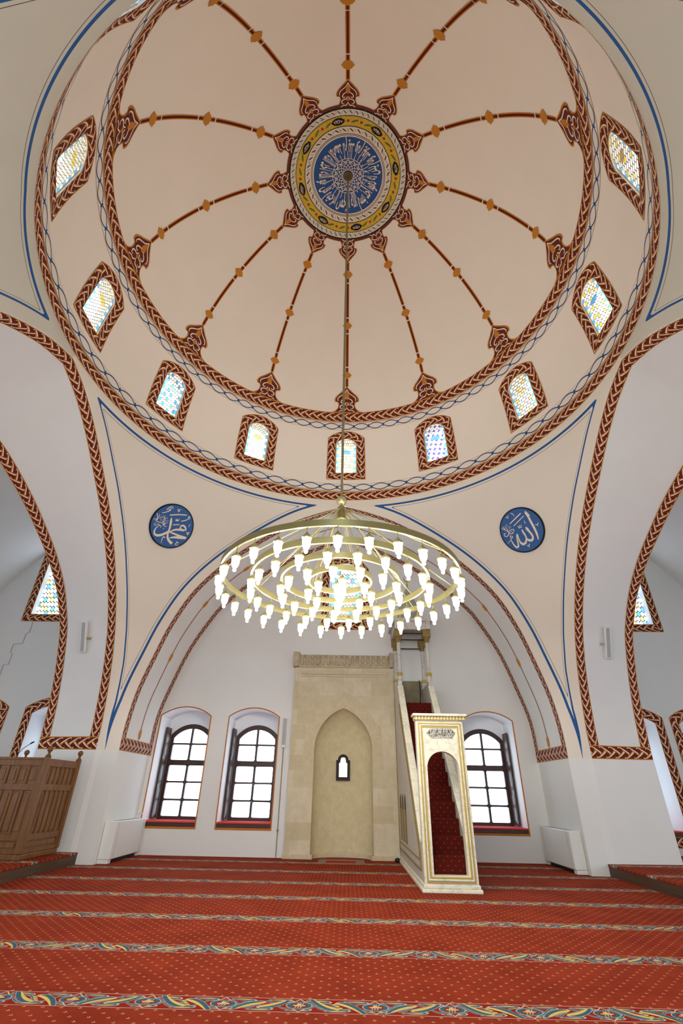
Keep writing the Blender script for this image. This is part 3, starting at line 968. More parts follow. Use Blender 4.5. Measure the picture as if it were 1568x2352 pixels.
# ------------------------------------------------------------------ medallion in the crown of the dome
def apex(r, t, off):      # r metres along the dome, t the angle seen from below (right = +x, up = -y)
    ph = r/RC; q = (RC-off)*sin(ph)
    return (q*cos(t), -q*sin(t), ZC + (RC-off)*cos(ph))
def annulus(r0, r1, off, n=128, nr=3, rep=1.0):
    mb = MB()
    mb.grid([[apex(r0+(r1-r0)*j/nr, 2*PI*k/n, off) for k in range(n+1)] for j in range(nr+1)], uvs=[[(rep*k/n, j/nr) for k in range(n+1)] for j in range(nr+1)])
    return mb
def floral(name, ground, leaf, bud, dots, tilt):
    M = Mat(name, .85, spec=.15); u, v = M.uv(); M.pos()
    f = u.frac() - .5
    w = (v - .5) - f*tilt
    d = (f*f)/.075 + (w*w)/.012
    c = M.mix(d.lt(1), rgb(ground), rgb(leaf))
    f2 = (u + .5).frac() - .5
    d2 = (f2*f2)/.012 + (v - .5)*(v - .5)/.02
    c = M.mix(d2.lt(1), c, rgb(bud))
    n = M.noise(M.vec, 42, 2, .5)
    c = M.mix(n.gt(.64)*(v - .5).abs().lt(.42), c, rgb(dots))
    M.base(c); return M.m
med = tag(empty('dome_medallion', (0, 0, 0)), 'round painted medallion with white Arabic script on blue in the crown of the dome', 'medallion')
annulus(0.001, .895, .020).build('blue_disc', plain('medallion_blue', (44, 84, 142), .8), med, recalc=False)
annulus(.885, .915, .024).build('cream_line', M_cream, med, recalc=False)
annulus(.913, .926, .026).build('brown_line', plain('medallion_brown', (92, 52, 40), .8), med, recalc=False)
annulus(.926, .945, .024).build('cream_line', M_cream, med, recalc=False)
annulus(.943, .955, .026).build('black_line', M_black, med, recalc=False)
annulus(.95, 1.115, .022, rep=36).build('inner_flower_ring', floral('flower_ring', (226, 216, 200), (60, 74, 50), (214, 164, 148), (96, 96, 84), .75), med, recalc=False)
annulus(1.105, 1.122, .026).build('black_line', M_black, med, recalc=False)
yel = annulus(1.118, 1.345, .022, rep=24).build('yellow_ring', floral('yellow_flower_ring', (212, 178, 66), (110, 116, 48), (176, 60, 44), (96, 104, 44), -.5), med, recalc=False)
annulus(1.338, 1.352, .026).build('black_line', M_black, med, recalc=False)
annulus(1.35, 1.495, .022, rep=64).build('outer_flower_ring', floral('outer_ring', (222, 214, 198), (70, 72, 64), (206, 190, 170), (50, 52, 48), .9), med, recalc=False)
annulus(1.488, 1.515, .026).build('black_line', M_black, med, recalc=False)
annulus(1.51, 1.58, .014).build('brown_margin', plain('medallion_margin', (112, 56, 28), .85), med, recalc=False)
for k in range(8):
    tc = math.radians(-79 + 45*k)
    def cart(a, b, off): return apex(1.232 + b, tc + a/1.23, off)
    shp = []
    for i in range(21):
        x = -1 + i/10; shp.append((x*.165, (1-x*x)**.8*.082 if abs(x) < 1 else 0))
    shp += [(x, -y) for x, y in reversed(shp[1:-1])]
    mb = MB(); mb.poly([shp], lambda a, b: cart(a, b, .030))
    c = mb.build('black_cartouche', M_black, med, recalc=False)
    mb = MB()
    for j in range(9):
        a = -.09 + .0225*j; ht = .05*(1-(a/.13)**2)
        ribbon(mb, [(a, -ht*random.uniform(.4, 1), .005), (a+.012*random.uniform(-1, 1), 0, .008), (a+.02*random.uniform(-1, 1), ht*random.uniform(.5, 1), .006), (a+.02, ht*.4, .005)], lambda x, y: cart(x, y, .036))
    mb.build('lettering', M_cream, c, recalc=False)
IKH = 'بسم الله الرحمن الرحيم قل هو الله احد الله الصمد لم يلد ولم يولد ولم يكن له كفوا احد'
vs, fs = glyph_mesh(shape_line(IKH))
xm = max(p[0] for p in vs); RB = .745; kx = 2*PI*RB/(xm*1.01)
mb = MB()
def wrap(x, y):
    t = math.radians(-48) - (xm - x)*kx/RB
    yy = y*kx*3.5 if y > 0 else y*kx*2.7
    return apex(RB - yy, t, .03)
mb.add([wrap(*p) for p in vs], fs)
mb.build('lettering', M_cream, med, recalc=False)
mb = MB()
def pol(a, b): return apex(hypot(a, b), atan2(b, a), .032)
def P2(r, d, w=.012): return (r*cos(math.radians(d)), r*sin(math.radians(d)), w)
for rr in (.395, .14):
    ribbon(mb, [P2(rr, 5*i, .013) for i in range(73)], pol, 0, 1)
for j in range(16):
    d = 22.5*j
    ribbon(mb, [P2(.38, d), P2(.26, d+18), P2(.20, d+34), P2(.13, d+50)], pol, 0, 4)
    ribbon(mb, [P2(.38, d), P2(.26, d-18), P2(.20, d-34), P2(.13, d-50)], pol, 0, 4)
    ribbon(mb, [P2(.33, d-11, .010), P2(.36, d, .010), P2(.33, d+11, .010), P2(.30, d, .010), P2(.33, d-11, .010)], pol, 0, 4)
for j in range(32):
    d = 11.25*j; ribbon(mb, [P2(.40, d, .012), P2(.40 + .06 + .05*((j*7) % 3), d+1.5, .014)], pol, 0, 1)
mb.build('knotwork', M_cream, med, recalc=False)

# ------------------------------------------------------------------ calligraphy roundels on the front pendentives
STROKES_L = [
[(0.338,0.019,0.0469),(0.333,0.063,0.0356),(0.288,0.102,0.0431),(0.23,0.113,0.0413),(0.194,0.08,0.0338),(0.195,0.034,0.0281),(0.226,0.011,0.0319),(0.26,0.029,0.0281)],
[(0.318,0.017,0.0469),(0.204,-0.008,0.0516),(0.109,-0.047,0.045),(0.041,-0.097,0.0319),(0.001,-0.152,0.0188)],
[(-0.007,-0.146,0.0281),(0.116,-0.148,0.0394),(0.27,-0.145,0.045),(0.438,-0.134,0.0544)],
[(0.427,-0.144,0.0413),(0.287,-0.181,0.0619),(0.17,-0.218,0.0488),(0.095,-0.254,0.0319),(0.055,-0.289,0.0169)],
[(-0.109,0.175,0.0169),(-0.085,0.099,0.0525),(-0.052,-0.008,0.0488),(-0.032,-0.12,0.0413),(-0.024,-0.197,0.0431),(-0.0,-0.268,0.0469),(0.043,-0.321,0.0525),(0.108,-0.357,0.0619),(0.174,-0.378,0.0619)],
[(-0.037,-0.157,0.0525),(-0.098,-0.231,0.0525),(-0.168,-0.292,0.0544),(-0.24,-0.328,0.0563),(-0.307,-0.321,0.0431),(-0.341,-0.265,0.0338),(-0.342,-0.192,0.0244),(-0.313,-0.129,0.0169),(-0.283,-0.09,0.0084)],
[(-0.173,0.212,0.0244),(0.013,0.306,0.0263),(0.208,0.376,0.0244)],
[(0.0,0.031,0.0206),(0.145,0.105,0.0206)],
[(0.141,0.186,0.0188),(0.222,0.24,0.0206),(0.275,0.295,0.0169),(0.282,0.335,0.015),(0.26,0.347,0.015),(0.276,0.369,0.0169),(0.305,0.355,0.0169),(0.305,0.309,0.015)],
[(-0.364,0.187,0.0131),(-0.283,0.246,0.0206),(-0.218,0.311,0.0188),(-0.209,0.355,0.0188),(-0.232,0.362,0.0131)],
[(-0.293,0.289,0.015),(-0.278,0.341,0.0188),(-0.241,0.391,0.0206),(-0.196,0.413,0.0206),(-0.169,0.377,0.015)],
[(-0.262,0.307,0.0131),(-0.232,0.33,0.015),(-0.206,0.306,0.0131)],
[(-0.061,0.422,0.0206),(-0.008,0.368,0.0188),(-0.015,0.419,0.0169),(0.018,0.43,0.015)],
[(0.384,0.006,0.0206),(0.44,-0.049,0.0188),(0.431,0.007,0.0169),(0.47,0.014,0.015)],
[(0.004,0.164,0.015),(0.032,0.147,0.0169),(0.033,0.188,0.0131)],
[(0.001,0.19,0.0112),(0.033,0.152,0.0169),(0.035,0.199,0.0131),(0.062,0.159,0.0169),(0.083,0.193,0.015),(0.069,0.228,0.0112)],
[(0.386,0.213,0.0056),(0.37,0.165,0.0131),(0.384,0.14,0.0188)],
[(-0.046,-0.315,0.0244),(-0.075,-0.301,0.0244),(-0.1,-0.331,0.0188),(-0.095,-0.374,0.015),(-0.074,-0.46,0.0075)],
[(0.245,-0.301,0.0169),(0.287,-0.301,0.0169),(0.306,-0.309,0.0131),(0.257,-0.337,0.015),(0.25,-0.365,0.015),(0.276,-0.377,0.0169),(0.329,-0.354,0.0112)],
[(-0.473,0.139,0.015),(-0.438,0.094,0.0169),(-0.4,0.051,0.0169),(-0.4,-0.008,0.015),(-0.423,0.012,0.0131),(-0.406,0.048,0.0112)],
[(-0.44,0.005,0.0112),(-0.404,-0.03,0.015),(-0.348,-0.035,0.015),(-0.302,-0.028,0.015),(-0.262,-0.02,0.0131),(-0.272,0.024,0.0112)],
[(-0.377,0.048,0.0112),(-0.322,0.098,0.0131),(-0.265,0.156,0.0112)],
[(-0.223,-0.061,0.0169),(-0.248,0.024,0.0169),(-0.262,0.097,0.0169),(-0.261,0.12,0.015),(-0.226,0.082,0.0131),(-0.211,0.009,0.0112),(-0.215,-0.067,0.0131)],
[(-0.158,-0.002,0.0131),(-0.197,-0.021,0.0169),(-0.198,-0.051,0.0169),(-0.163,-0.072,0.0169),(-0.13,-0.057,0.0131)],
[(-0.234,-0.1,0.015),(-0.281,-0.094,0.015),(-0.336,-0.081,0.015),(-0.372,-0.13,0.0131),(-0.404,-0.133,0.0131),(-0.417,-0.106,0.0112),(-0.389,-0.073,0.0112)],
[(-0.407,0.122,0.0112),(-0.383,0.102,0.015),(-0.402,0.08,0.0112)],
[(-0.259,-0.13,0.0169),(-0.24,-0.128,0.0169)],
[(-0.188,-0.124,0.0131),(-0.169,-0.132,0.0131),(-0.173,-0.145,0.0112)],
[(-0.469,-0.046,0.0075),(-0.472,0.002,0.0112),(-0.457,0.016,0.0094)],
[(-0.336,0.033,0.0075),(-0.295,0.062,0.0075)],
[(-0.325,0.01,0.0112),(-0.302,0.024,0.0112)],
[(-0.195,0.061,0.0084),(-0.145,0.085,0.0084)],
[(-0.187,0.018,0.0084),(-0.135,0.044,0.0084)],
[(-0.22,0.124,0.0094),(-0.204,0.111,0.0112),(-0.19,0.135,0.0075)],
[(-0.354,0.144,0.0075),(-0.346,0.128,0.0094)],
[(-0.421,0.151,0.0112),(-0.408,0.144,0.0131)]]
STROKES_R = [
[(0.275,0.367,0.015),(0.272,0.317,0.0525),(0.286,0.219,0.0469),(0.292,0.095,0.0506),(0.302,-0.054,0.0525),(0.3,-0.216,0.0431),(0.277,-0.34,0.0244)],
[(0.272,0.361,0.0169),(0.299,0.291,0.0338),(0.326,0.222,0.0131)],
[(0.134,0.029,0.0188),(0.136,-0.025,0.0525),(0.159,-0.092,0.045),(0.185,-0.184,0.0431),(0.179,-0.259,0.0431),(0.133,-0.3,0.0544),(0.074,-0.281,0.0563),(0.037,-0.232,0.0356),(0.038,-0.154,0.0356),(0.024,-0.066,0.0431),(0.022,0.011,0.0206)],
[(0.134,0.024,0.0188),(0.157,-0.023,0.0281),(0.177,-0.07,0.0131)],
[(0.034,-0.206,0.0263),(-0.002,-0.276,0.0413),(-0.055,-0.316,0.0544),(-0.11,-0.306,0.0581),(-0.142,-0.246,0.0413),(-0.141,-0.148,0.03),(-0.131,-0.083,0.0281),(-0.133,-0.05,0.0225),(-0.161,-0.096,0.0281),(-0.189,-0.185,0.03),(-0.205,-0.268,0.0338),(-0.227,-0.319,0.0431),(-0.268,-0.334,0.045),(-0.302,-0.288,0.0356),(-0.321,-0.207,0.0263),(-0.328,-0.115,0.0131)],
[(-0.442,-0.179,0.0066),(-0.334,-0.123,0.0131),(-0.297,-0.092,0.0169),(-0.262,-0.082,0.0169),(-0.269,-0.049,0.0169),(-0.313,-0.043,0.0169),(-0.314,-0.079,0.0131),(-0.277,-0.089,0.0112)],
[(-0.192,0.232,0.0225),(-0.021,0.295,0.0263),(0.157,0.361,0.0225)],
[(-0.129,0.152,0.0169),(0.033,0.215,0.0188),(0.198,0.278,0.0169)],
[(-0.062,0.453,0.0188),(-0.026,0.416,0.0169),(-0.016,0.383,0.0131),(-0.009,0.348,0.0066)],
[(-0.214,0.419,0.0206),(-0.183,0.389,0.0169),(-0.143,0.428,0.0206)],
[(-0.183,0.389,0.015),(-0.172,0.36,0.0131)],
[(0.365,-0.002,0.0206),(0.397,-0.029,0.0169),(0.438,0.012,0.0206)],
[(0.397,-0.029,0.015),(0.404,-0.059,0.0131)],
[(-0.025,-0.375,0.0206),(0.007,-0.396,0.0169),(0.045,-0.361,0.0206)],
[(0.007,-0.396,0.015),(0.012,-0.433,0.0131)],
[(-0.032,0.12,0.0131),(-0.03,0.067,0.0169),(-0.006,0.063,0.0131),(0.006,0.117,0.0131)],
[(0.017,0.113,0.0112),(0.004,0.064,0.0169),(0.039,0.065,0.015),(0.049,0.119,0.0112)],
[(0.172,0.183,0.0066),(0.156,0.143,0.0131),(0.163,0.106,0.0244)],
[(-0.422,0.205,0.0169),(-0.365,0.146,0.0169),(-0.327,0.094,0.0169),(-0.305,0.041,0.0188),(-0.357,-0.005,0.0188),(-0.406,-0.009,0.0169),(-0.435,0.028,0.015),(-0.416,0.077,0.0131),(-0.382,0.042,0.0131)],
[(-0.32,0.211,0.0131),(-0.308,0.137,0.0169),(-0.299,0.048,0.0131)],
[(-0.386,0.238,0.0112),(-0.367,0.199,0.0131),(-0.356,0.155,0.0131)],
[(-0.334,0.219,0.0084),(-0.248,0.251,0.0084)],
[(-0.27,0.162,0.0075),(-0.197,0.187,0.0075)],
[(-0.269,0.132,0.0075),(-0.19,0.152,0.0075)],
[(-0.281,0.087,0.0131),(-0.21,0.092,0.0169),(-0.158,0.078,0.0169),(-0.177,0.038,0.015),(-0.25,0.005,0.015),(-0.296,0.032,0.0131),(-0.248,0.054,0.0112),(-0.213,0.051,0.0094)],
[(-0.306,-0.004,0.0169),(-0.295,-0.012,0.0169)],
[(-0.221,-0.005,0.0169),(-0.209,-0.011,0.0169)],
[(-0.266,0.206,0.015),(-0.255,0.195,0.015)]]
for sx, C, ST, lb in ((-1, (-4.132, 3.795, 6.621), STROKES_L, 'blue roundel on the front left pendentive lettered with the name Muhammad in Arabic'),
                      (1, (4.178, 3.770, 6.592), STROKES_R, 'blue roundel on the front right pendentive lettered with the word Allah in Arabic')):
    e1 = Vector((.676, -sx*.737, 0)).normalized(); t = (Vector((0, 0, 1)) - .57*Vector((sx*.737, .676, 0))).normalized()
    def on_surf(q):
        th = atan2(q[1], abs(q[0])); lo, hi = 0.0, 1.0
        for _ in range(40):
            md = (lo+hi)/2; w = pend_point(q[2], md)
            if atan2(w[1], w[0]) > th: lo = md
            else: hi = md
        w = pend_point(q[2], lo); return Vector((sx*w[0], w[1], w[2]))
    Cv = Vector(C); k4 = [on_surf(Cv + d) for d in (e1*-.5, e1*.5, t*-.5, t*.5)]
    e1 = (k4[1]-k4[0]).normalized(); t = (k4[3]-k4[2]); t = (t - e1*t.dot(e1)).normalized()
    nn = e1.cross(t); C = tuple(sum(k4, Vector())/4)
    r = tag(empty('calligraphy_roundel', C), lb, 'roundel', 'calligraphy roundels')
    def f(off): return lambda a, b: tuple(e1*a + t*b + nn*(.045+off))
    circ = lambda R: [(R*cos(2*PI*i/64), R*sin(2*PI*i/64)) for i in range(64)]
    mb = MB(); mb.prism([circ(.532)], lambda a, b, d: tuple(e1*a + t*b + nn*d), .0, .045); mb.build('black_rim', M_black, r)
    mb = MB(); mb.poly([circ(.505)], f(.004)); mb.build('blue_disc', M_blue, r, recalc=False)
    mb = MB()
    for i, s in enumerate(ST): ribbon(mb, s, f(.010 + .0002*i), 0, 6, 1.0)
    mb.build('lettering', M_cream, r, recalc=False)
# ------------------------------------------------------------------ floors
mb = MB(); mb.box(-5.2, 5.2, -YW, 7.5, -.15, 0)
struct('floor', mb, M_carpet, 'red prayer carpet with blue and gold patterned row bands', 'floor')
for sx, nm in ((-1, 'left'), (1, 'right')):
    mb = MB()
    xa, xb = sorted((4.972*sx, 10.3*sx)); xp0, xp1 = sorted((6.42*sx, 10.3*sx))
    mb.box(xa, xb, -YW, 4.97, .155, .19); xq0, xq1 = sorted((5.14*sx, 10.3*sx)); mb.box(xq0, xq1, 4.97, 5.1, .155, .19); mb.box(xp0, xp1, 5.1, YW, .155, .19)
    o = struct('floor_' + nm, mb, M_carpet, 'raised carpeted platform along the %s side behind a dark wooden step' % nm, 'floor', bevel=.008)
    mb = MB(); xa, xb = sorted((4.985*sx, 5.02*sx)); mb.box(xa, xb, -YW, 4.985, 0, .158)
    mb.build('riser', M_riser, o)
rug = MB(); rug.box(-.475, .50, 5.93, 6.62, .001, .008)
tag(rug.build('prayer_rug', M_rug), 'small grey bordered prayer rug lying at the foot of the mihrab niche', 'rug')

# ------------------------------------------------------------------ mihrab
MX = .015
mih = tag(empty('mihrab', (MX, 6.6, 0)), 'tall limestone mihrab with a pointed niche holding one tiny dark framed window', 'mihrab')
def pointed(hw, zs_, za, n=16):
    """pointed arch from (-hw, zs) over (0, za) to (hw, zs)"""
    h = za - zs_; c = (h*h - hw*hw)/(2*hw); R = c + hw
    L = []
    for i in range(n+1):
        an = math.asin(h/R)*i/n; L.append((-(R*cos(an) - c), zs_ + R*sin(an)))
    return L + [(-a, z) for a, z in reversed(L[:-1])]
HW = .692
arch = [(-HW, .0)] + pointed(HW, 2.12, 3.05) + [(HW, .0)]
# front slab as one polygon with the opening cut out of its lower edge
outer = [(-1.262, 0)] + arch + [(1.262, 0), (1.262, 4.03), (-1.262, 4.03)]
mb = MB(); mb.prism([outer], lambda a, b, d: (a, d, b), 0, .16)
mb.build('surround', M_stone, mih)
mb = MB(); N = 26; P = []
za = pointed(HW, 2.12, 3.05, 20)
def hwz(z):
    if z <= 2.12: return HW
    return interp(z, [p[1] for p in za[:21]], [-p[0] for p in za[:21]])
for z in [0.0, .4, .8, 1.2, 1.6, 2.0] + [2.12 + .925*i/22 for i in range(23)]:
    h = max(hwz(z), .004); d = .52*(h/HW)**.85
    P.append([(-h*cos(PI*j/N), .02 + d*max(0, sin(PI*j/N))**.8, z) for j in range(N+1)])
mb.grid(P); mb.build('niche', M_stone_niche, mih, smooth='all', recalc=False)
# voussoir ring
vo = pointed(HW + .26, 2.05, 3.44, 16)
ring = [(-HW - .002, 1.72)] + [(a, z) for a, z in pointed(HW+.002, 2.12, 3.052)] + [(HW + .002, 1.72), (HW+.26, 1.72)] + vo[::-1] + [(-HW-.26, 1.72)]
mb = MB(); mb.prism([ring], lambda a, b, d: (a, d, b), -.006, .03)
mb.build('arch_band', M_stone_pale, mih)
# cornice: carved frieze between two corner blocks, ledge below
mb = MB(); mb.box(-1.18, 1.18, -.035, .16, 4.03, 4.34); 
for i in range(17):
    x = -1.10 + 2.2*i/16
    mb.lathe([(.0, 4.06), (.035, 4.10), (.05, 4.16), (.032, 4.22), (.058, 4.28), (.058, 4.335)], (x, -.038, 0), 10)
mb.build('cornice', M_stone_carved, mih)
for x0, x1 in ((-1.325, -1.17), (1.17, 1.262)):
    mb = MB(); mb.box(x0, x1, -.06, .16, 4.05, 4.42); mb.build('corner_block', M_stone_carved, mih, bevel=.012)
mb = MB(); mb.box(-1.10, 1.13, -.03, .01, 3.86, 3.93); mb.box(-1.10, 1.13, -.018, .01, 3.80, 3.86); mb.build('ledge', M_stone_pale, mih, bevel=.01)
mb = MB()
for x0, x1 in ((-1.30, -HW+.05), (HW-.05, 1.218)): mb.box(x0, x1, -.05, .02, 0, .085)
P = []
for rr, z in ((-.05, 0), (-.05, .085), (0, .10)):
    P.append([(-(HW+rr)*cos(PI*j/N), .02 + (.52+rr)*max(0, sin(PI*j/N))**.8, z) for j in range(N+1)])
mb.grid(P); mb.build('plinth', M_stone_pale, mih, bevel=.012)
# window in the niche
def nichewin(hw, z0, zs_, za): return arch_loop(0, hw, z0, zs_, za, 10)
yb = .455
fr = [(-.168, 1.50), (.168, 1.50), (.168, 1.93), (.135, 1.94)] + [(.128*cos(PI*i/12), 1.945 + .118*sin(PI*i/12)) for i in range(13)] + [(-.135, 1.94), (-.168, 1.93)]
hole = [(-.098, 1.575), (.098, 1.575), (.098, 1.87), (.066, 1.88), (.062, 1.93), (.045, 1.985), (0, 1.995), (-.045, 1.985), (-.062, 1.93), (-.066, 1.88), (-.098, 1.87)]
mb = MB(); mb.prism([fr, hole], lambda a, b, d: (a, d, b), yb, yb+.06)
nw = mb.build('niche_window', plain('niche_frame_dark', (52, 42, 38), .7), mih, bevel=.006)
Mp = Mat('self_lit_pane', .5); Mp.base((.9, .95, 1, 1)); Mp.b.inputs['Emission Color'].default_value = (.92, .97, 1, 1); Mp.b.inputs['Emission Strength'].default_value = 3.0  # pane emits by itself, standing in for daylight behind it
mb = MB(); mb.poly([[(a*1.2, b) for a, b in hole]], lambda a, b: (a, yb+.045, b)); mb.build('pane', Mp.m, nw, recalc=False)

# ------------------------------------------------------------------ minbar
X0, X1, YF = 1.285, 2.085, 2.86
mn = tag(empty('minbar', ((X0+X1)/2, YF, 0)), 'tall cream marble minbar staircase with gilt portal and dark red stair carpet', 'minbar')
OX, OY = (X0+X1)/2, YF
def mT(mb): mb.v = [(p[0]-OX, p[1]-OY, p[2]) for p in mb.v]; return mb
def mpart(mb, name, mat, parent=None, **k): return mT(mb).build(name, mat, parent or mn, **k)
mb = MB(); mb.box(X0-.045, X1+.045, YF-.03, 6.54, 0, .05); mb.box(X0-.022, X1+.022, YF-.012, 6.54, .05, .10)
mpart(mb, 'plinth', M_marble, bevel=.012)
# portal slab with the arched doorway
door = [(1.432, .205)] + [(1.696 + a, z) for a, z in [(-.258*cos(PI*i/16)*1.0, 1.62 + .245*sin(PI*i/16)) for i in range(17)]] + [(1.945, .205)]
rect = [(X0, .10), (X1, .10), (X1, 2.33), (X0, 2.33)]
mb = MB(); mb.prism([rect, door], lambda a, b, d: (a, d, b), YF, YF+.16)
mpart(mb, 'portal', M_marble, bevel=.004)
def frame_rect(x0, x1, z0, z1, t, y0, y1):
    m = MB(); m.prism([[(x0, z0), (x1, z0), (x1, z1), (x0, z1)], [(x0+t, z0+t), (x1-t, z0+t), (x1-t, z1-t), (x0+t, z1-t)]], lambda a, b, d: (a, d, b), y0, y1); return m
mpart(frame_rect(X0+.035, X1-.035, .12, 2.30, .018, YF-.014, YF+.005), 'gilt_moulding', M_gilt, bevel=.004)
mpart(frame_rect(X0+.058, X1-.058, .145, 2.277, .022, YF-.022, YF+.005), 'white_moulding', M_marble, bevel=.006)
mpart(frame_rect(X0+.085, X1-.085, .172, 2.25, .022, YF-.012, YF+.005), 'gilt_moulding', M_gilt, bevel=.004)
# cornice
mb = MB(); mb.box(X0-.01, X1+.01, YF-.02, YF+.18, 2.33, 2.345); mb.box(X0-.05, X1+.07, YF-.07, YF+.2, 2.405, 2.445)
mb.box(X0-.022, X1+.035, YF-.04, YF+.18, 2.345, 2.405)
mpart(mb, 'portal_cornice', M_marble, bevel=.01)
mb = MB()
for i in range(17):
    x = X0 - .02 + (X1-X0+.055)*i/16
    mb.box(x-.014, x+.014, YF-.06, YF-.02, 2.348, 2.376); mb.add([(x-.016, YF-.045, 2.376), (x+.010, YF-.045, 2.376), (x+.022, YF-.075, 2.408), (x-.004, YF-.075, 2.408), (x-.016, YF-.03, 2.376), (x+.010, YF-.03, 2.376), (x+.022, YF-.04, 2.408), (x-.004, YF-.04, 2.408)], [(0, 1, 2, 3), (7, 6, 5, 4), (0, 4, 5, 1), (1, 5, 6, 2), (2, 6, 7, 3), (3, 7, 4, 0)])
mpart(mb, 'gilt_dentils', M_gilt, bevel=.003)
# inscription cartouche
cz, cxx = 2.143, 1.705
shp = [(-.247, 0), (-.185, .065), (-.165, .079), (.165, .079), (.185, .065), (.247, 0), (.185, -.065), (.165, -.079), (-.165, -.079), (-.185, -.065)]
mb = MB(); mb.prism([[(cxx+a, cz+b) for a, b in shp]], lambda a, b, d: (a, d, b), YF-.006, YF+.002)
ins = mpart(mb, 'inscription_panel', plain('inscription_ground', (84, 84, 78), .6))
mb = MB()
for row, (txt, zb, wd, hh) in enumerate((('لا اله الا الله', .012, .37, 1.5), ('محمد رسول الله', -.052, .37, 1.5), ('محمد لا اله رسول', -.016, .43, .95))):
    vs, fs = glyph_mesh(shape_line(txt)); xm = max(p[0] for p in vs); k = wd/xm
    mb.add([(cxx - wd/2 + x*k, YF - .009 - row*.001, cz + zb + y*k*hh) for x, y in vs], fs)
for s in (1, -1):
    for j in range(9):
        x = -.17 + .0425*j
        ribbon(mb, [(cxx+x, cz+s*.070, .006), (cxx+x+.012, cz+s*.055, .01), (cxx+x+.028, cz+s*.066, .006)], lambda a, b: (a, YF-.0095, b))
for i in range(len(shp)):
    a, b = shp[i], shp[(i+1) % len(shp)]
    ribbon(mb, [(cxx+a[0]*.965, cz+a[1]*.94, .006), (cxx+b[0]*.965, cz+b[1]*.94, .006)], lambda a, b: (a, YF-.0095, b), 0, 1)
mpart(mb, 'lettering', plain('inscription_stone', (212, 210, 196), .6), ins, recalc=False)
# steps
RIS, RUN, Y1 = .235, .2125, 3.05
SX0, SX1 = X0+.09, X1-.09
def step(i):
    m = MB(); y = Y1 + RUN*i; zt = .205 + RIS*(i+1); ye = y + RUN + .02 if i < 11 else 6.74
    m.box(SX0, SX1, y, ye, .205 + RIS*i - (.1 if i else .1), zt); return m
for i in range(12): mpart(step(i), 'step', M_stair, bevel=.018)
ZT = .205 + RIS*12
# side walls with raking coping
def nose(y): return .205 + RIS + (y - Y1)*RIS/RUN
YP = 5.52
for side, (xa, xb) in (('left', (X0, X0+.09)), ('right', (X1-.09, X1))):
    prof = [(YF+.16, .10), (6.74, .10), (6.74, 3.52), (YP, 3.52), (YP, nose(YP)+.20), (YF+.16, nose(YF+.16)+.20)]
    m = MB(); m.prism([prof], lambda a, b, d: (d, a, b), xa, xb); w = mpart(m, 'side_wall', M_marble_grey)
    m = MB(); y0, y1 = YF+.16, YP
    pts = [(y0, nose(y0)+.19), (y1, nose(y1)+.19), (y1, nose(y1)+.25), (y0, nose(y0)+.25)]
    m.prism([pts], lambda a, b, d: (d, a, b), xa-.022, xb+.022); mpart(m, 'coping', M_marble, bevel=.012)
    # gilt lines and blind arches on the outer face
    s = -1 if side == 'left' else 1; xf = X0 if side == 'left' else X1
    m = MB()
    def bar(p, q, r): m.tube([(xf+s*.002, p[0], p[1]), (xf+s*.002, q[0], q[1])], r, 6)
    A, B, Cc, D = (YF+.30, .24), (6.55, .24), (6.55, 3.3), (YF+.30, nose(YF+.3)-.1)
    E_ = (5.45, nose(5.45)-.1)
    for p, q in ((A, B), (B, Cc), (A, D), (D, E_)): bar(p, q, .016)
    A2, B2, D2, E2 = (YF+.42, .36), (6.4, .36), (YF+.42, nose(YF+.42)-.26), (5.45, nose(5.45)-.26)
    for p, q in ((A2, B2), (A2, D2), (D2, E2)): bar(p, q, .011)
    mpart(m, 'gilt_moulding', M_gilt_dark)
    for yc in (5.15, 5.6, 6.05):
        m = MB(); L = [(yc-.15, .42), (yc+.15, .42), (yc+.15, 1.05)] + [(yc + .15*cos(PI*i/8), 1.05 + .2*sin(PI*i/8)) for i in range(1, 8)] + [(yc-.15, 1.05)]
        m.prism([L], lambda a, b, d: (d, a, b), xf, xf+s*.006); mpart(m, 'blind_arch', M_gilt_dark)
        m = MB(); L = [(yc-.10, .98), (yc+.10, .98), (yc+.10, 1.08)] + [(yc + .10*cos(PI*i/8), 1.08 + .14*sin(PI*i/8)) for i in range(1, 8)] + [(yc-.10, 1.08)]
        m.prism([L], lambda a, b, d: (d, a, b), xf, xf+s*.010); mpart(m, 'dark_recess', M_dark)
m = MB(); m.box(SX0, SX1, 6.66, 6.745, ZT-.02, 3.74); mpart(m, 'back_slab', M_stone_dark, bevel=.01)
m = MB().tube([(1.93, 6.60, 3.75), (1.945, 6.6, 3.5), (1.93, 6.6, 3.25), (1.92, 6.6, 3.03)], .012, 6); mpart(m, 'cable', M_dark)
# columns with gilt collar and capital
for x in (X0+.055, X1-.055):
    for y in (5.60, 6.44):
        m = MB(); m.lathe([(.058, 3.50), (.062, 3.52), (.062, 3.64), (.048, 3.66), (.046, 4.0), (.046, 4.45)], (x, y, 0), 16); c = mpart(m, 'column', M_marble_grey, smooth=True)
        m = MB(); m.lathe([(.055, 3.635), (.067, 3.65), (.067, 3.70), (.055, 3.725)], (x, y, 0), 16); mpart(m, 'collar', M_gilt, c, smooth=True)
        m = MB(); m.lathe([(.050, 4.43), (.07, 4.47), (.062, 4.50), (.095, 4.56)], (x, y, 0), 16); m.box(x-.095, x+.095, y-.095, y+.095, 4.56, 4.735); mpart(m, 'capital', M_gilt_dark, c, bevel=.008)
for y, z in ((5.60, 4.50), (5.60, 4.66), (6.44, 4.50)):
    mpart(MB().box(X0+.055, X1-.055, y-.01, y+.01, z-.012, z+.012), 'tie_rod', M_dark)
m = MB(); hx, hy = .47, .56; cx0, cy0 = OX, 6.02
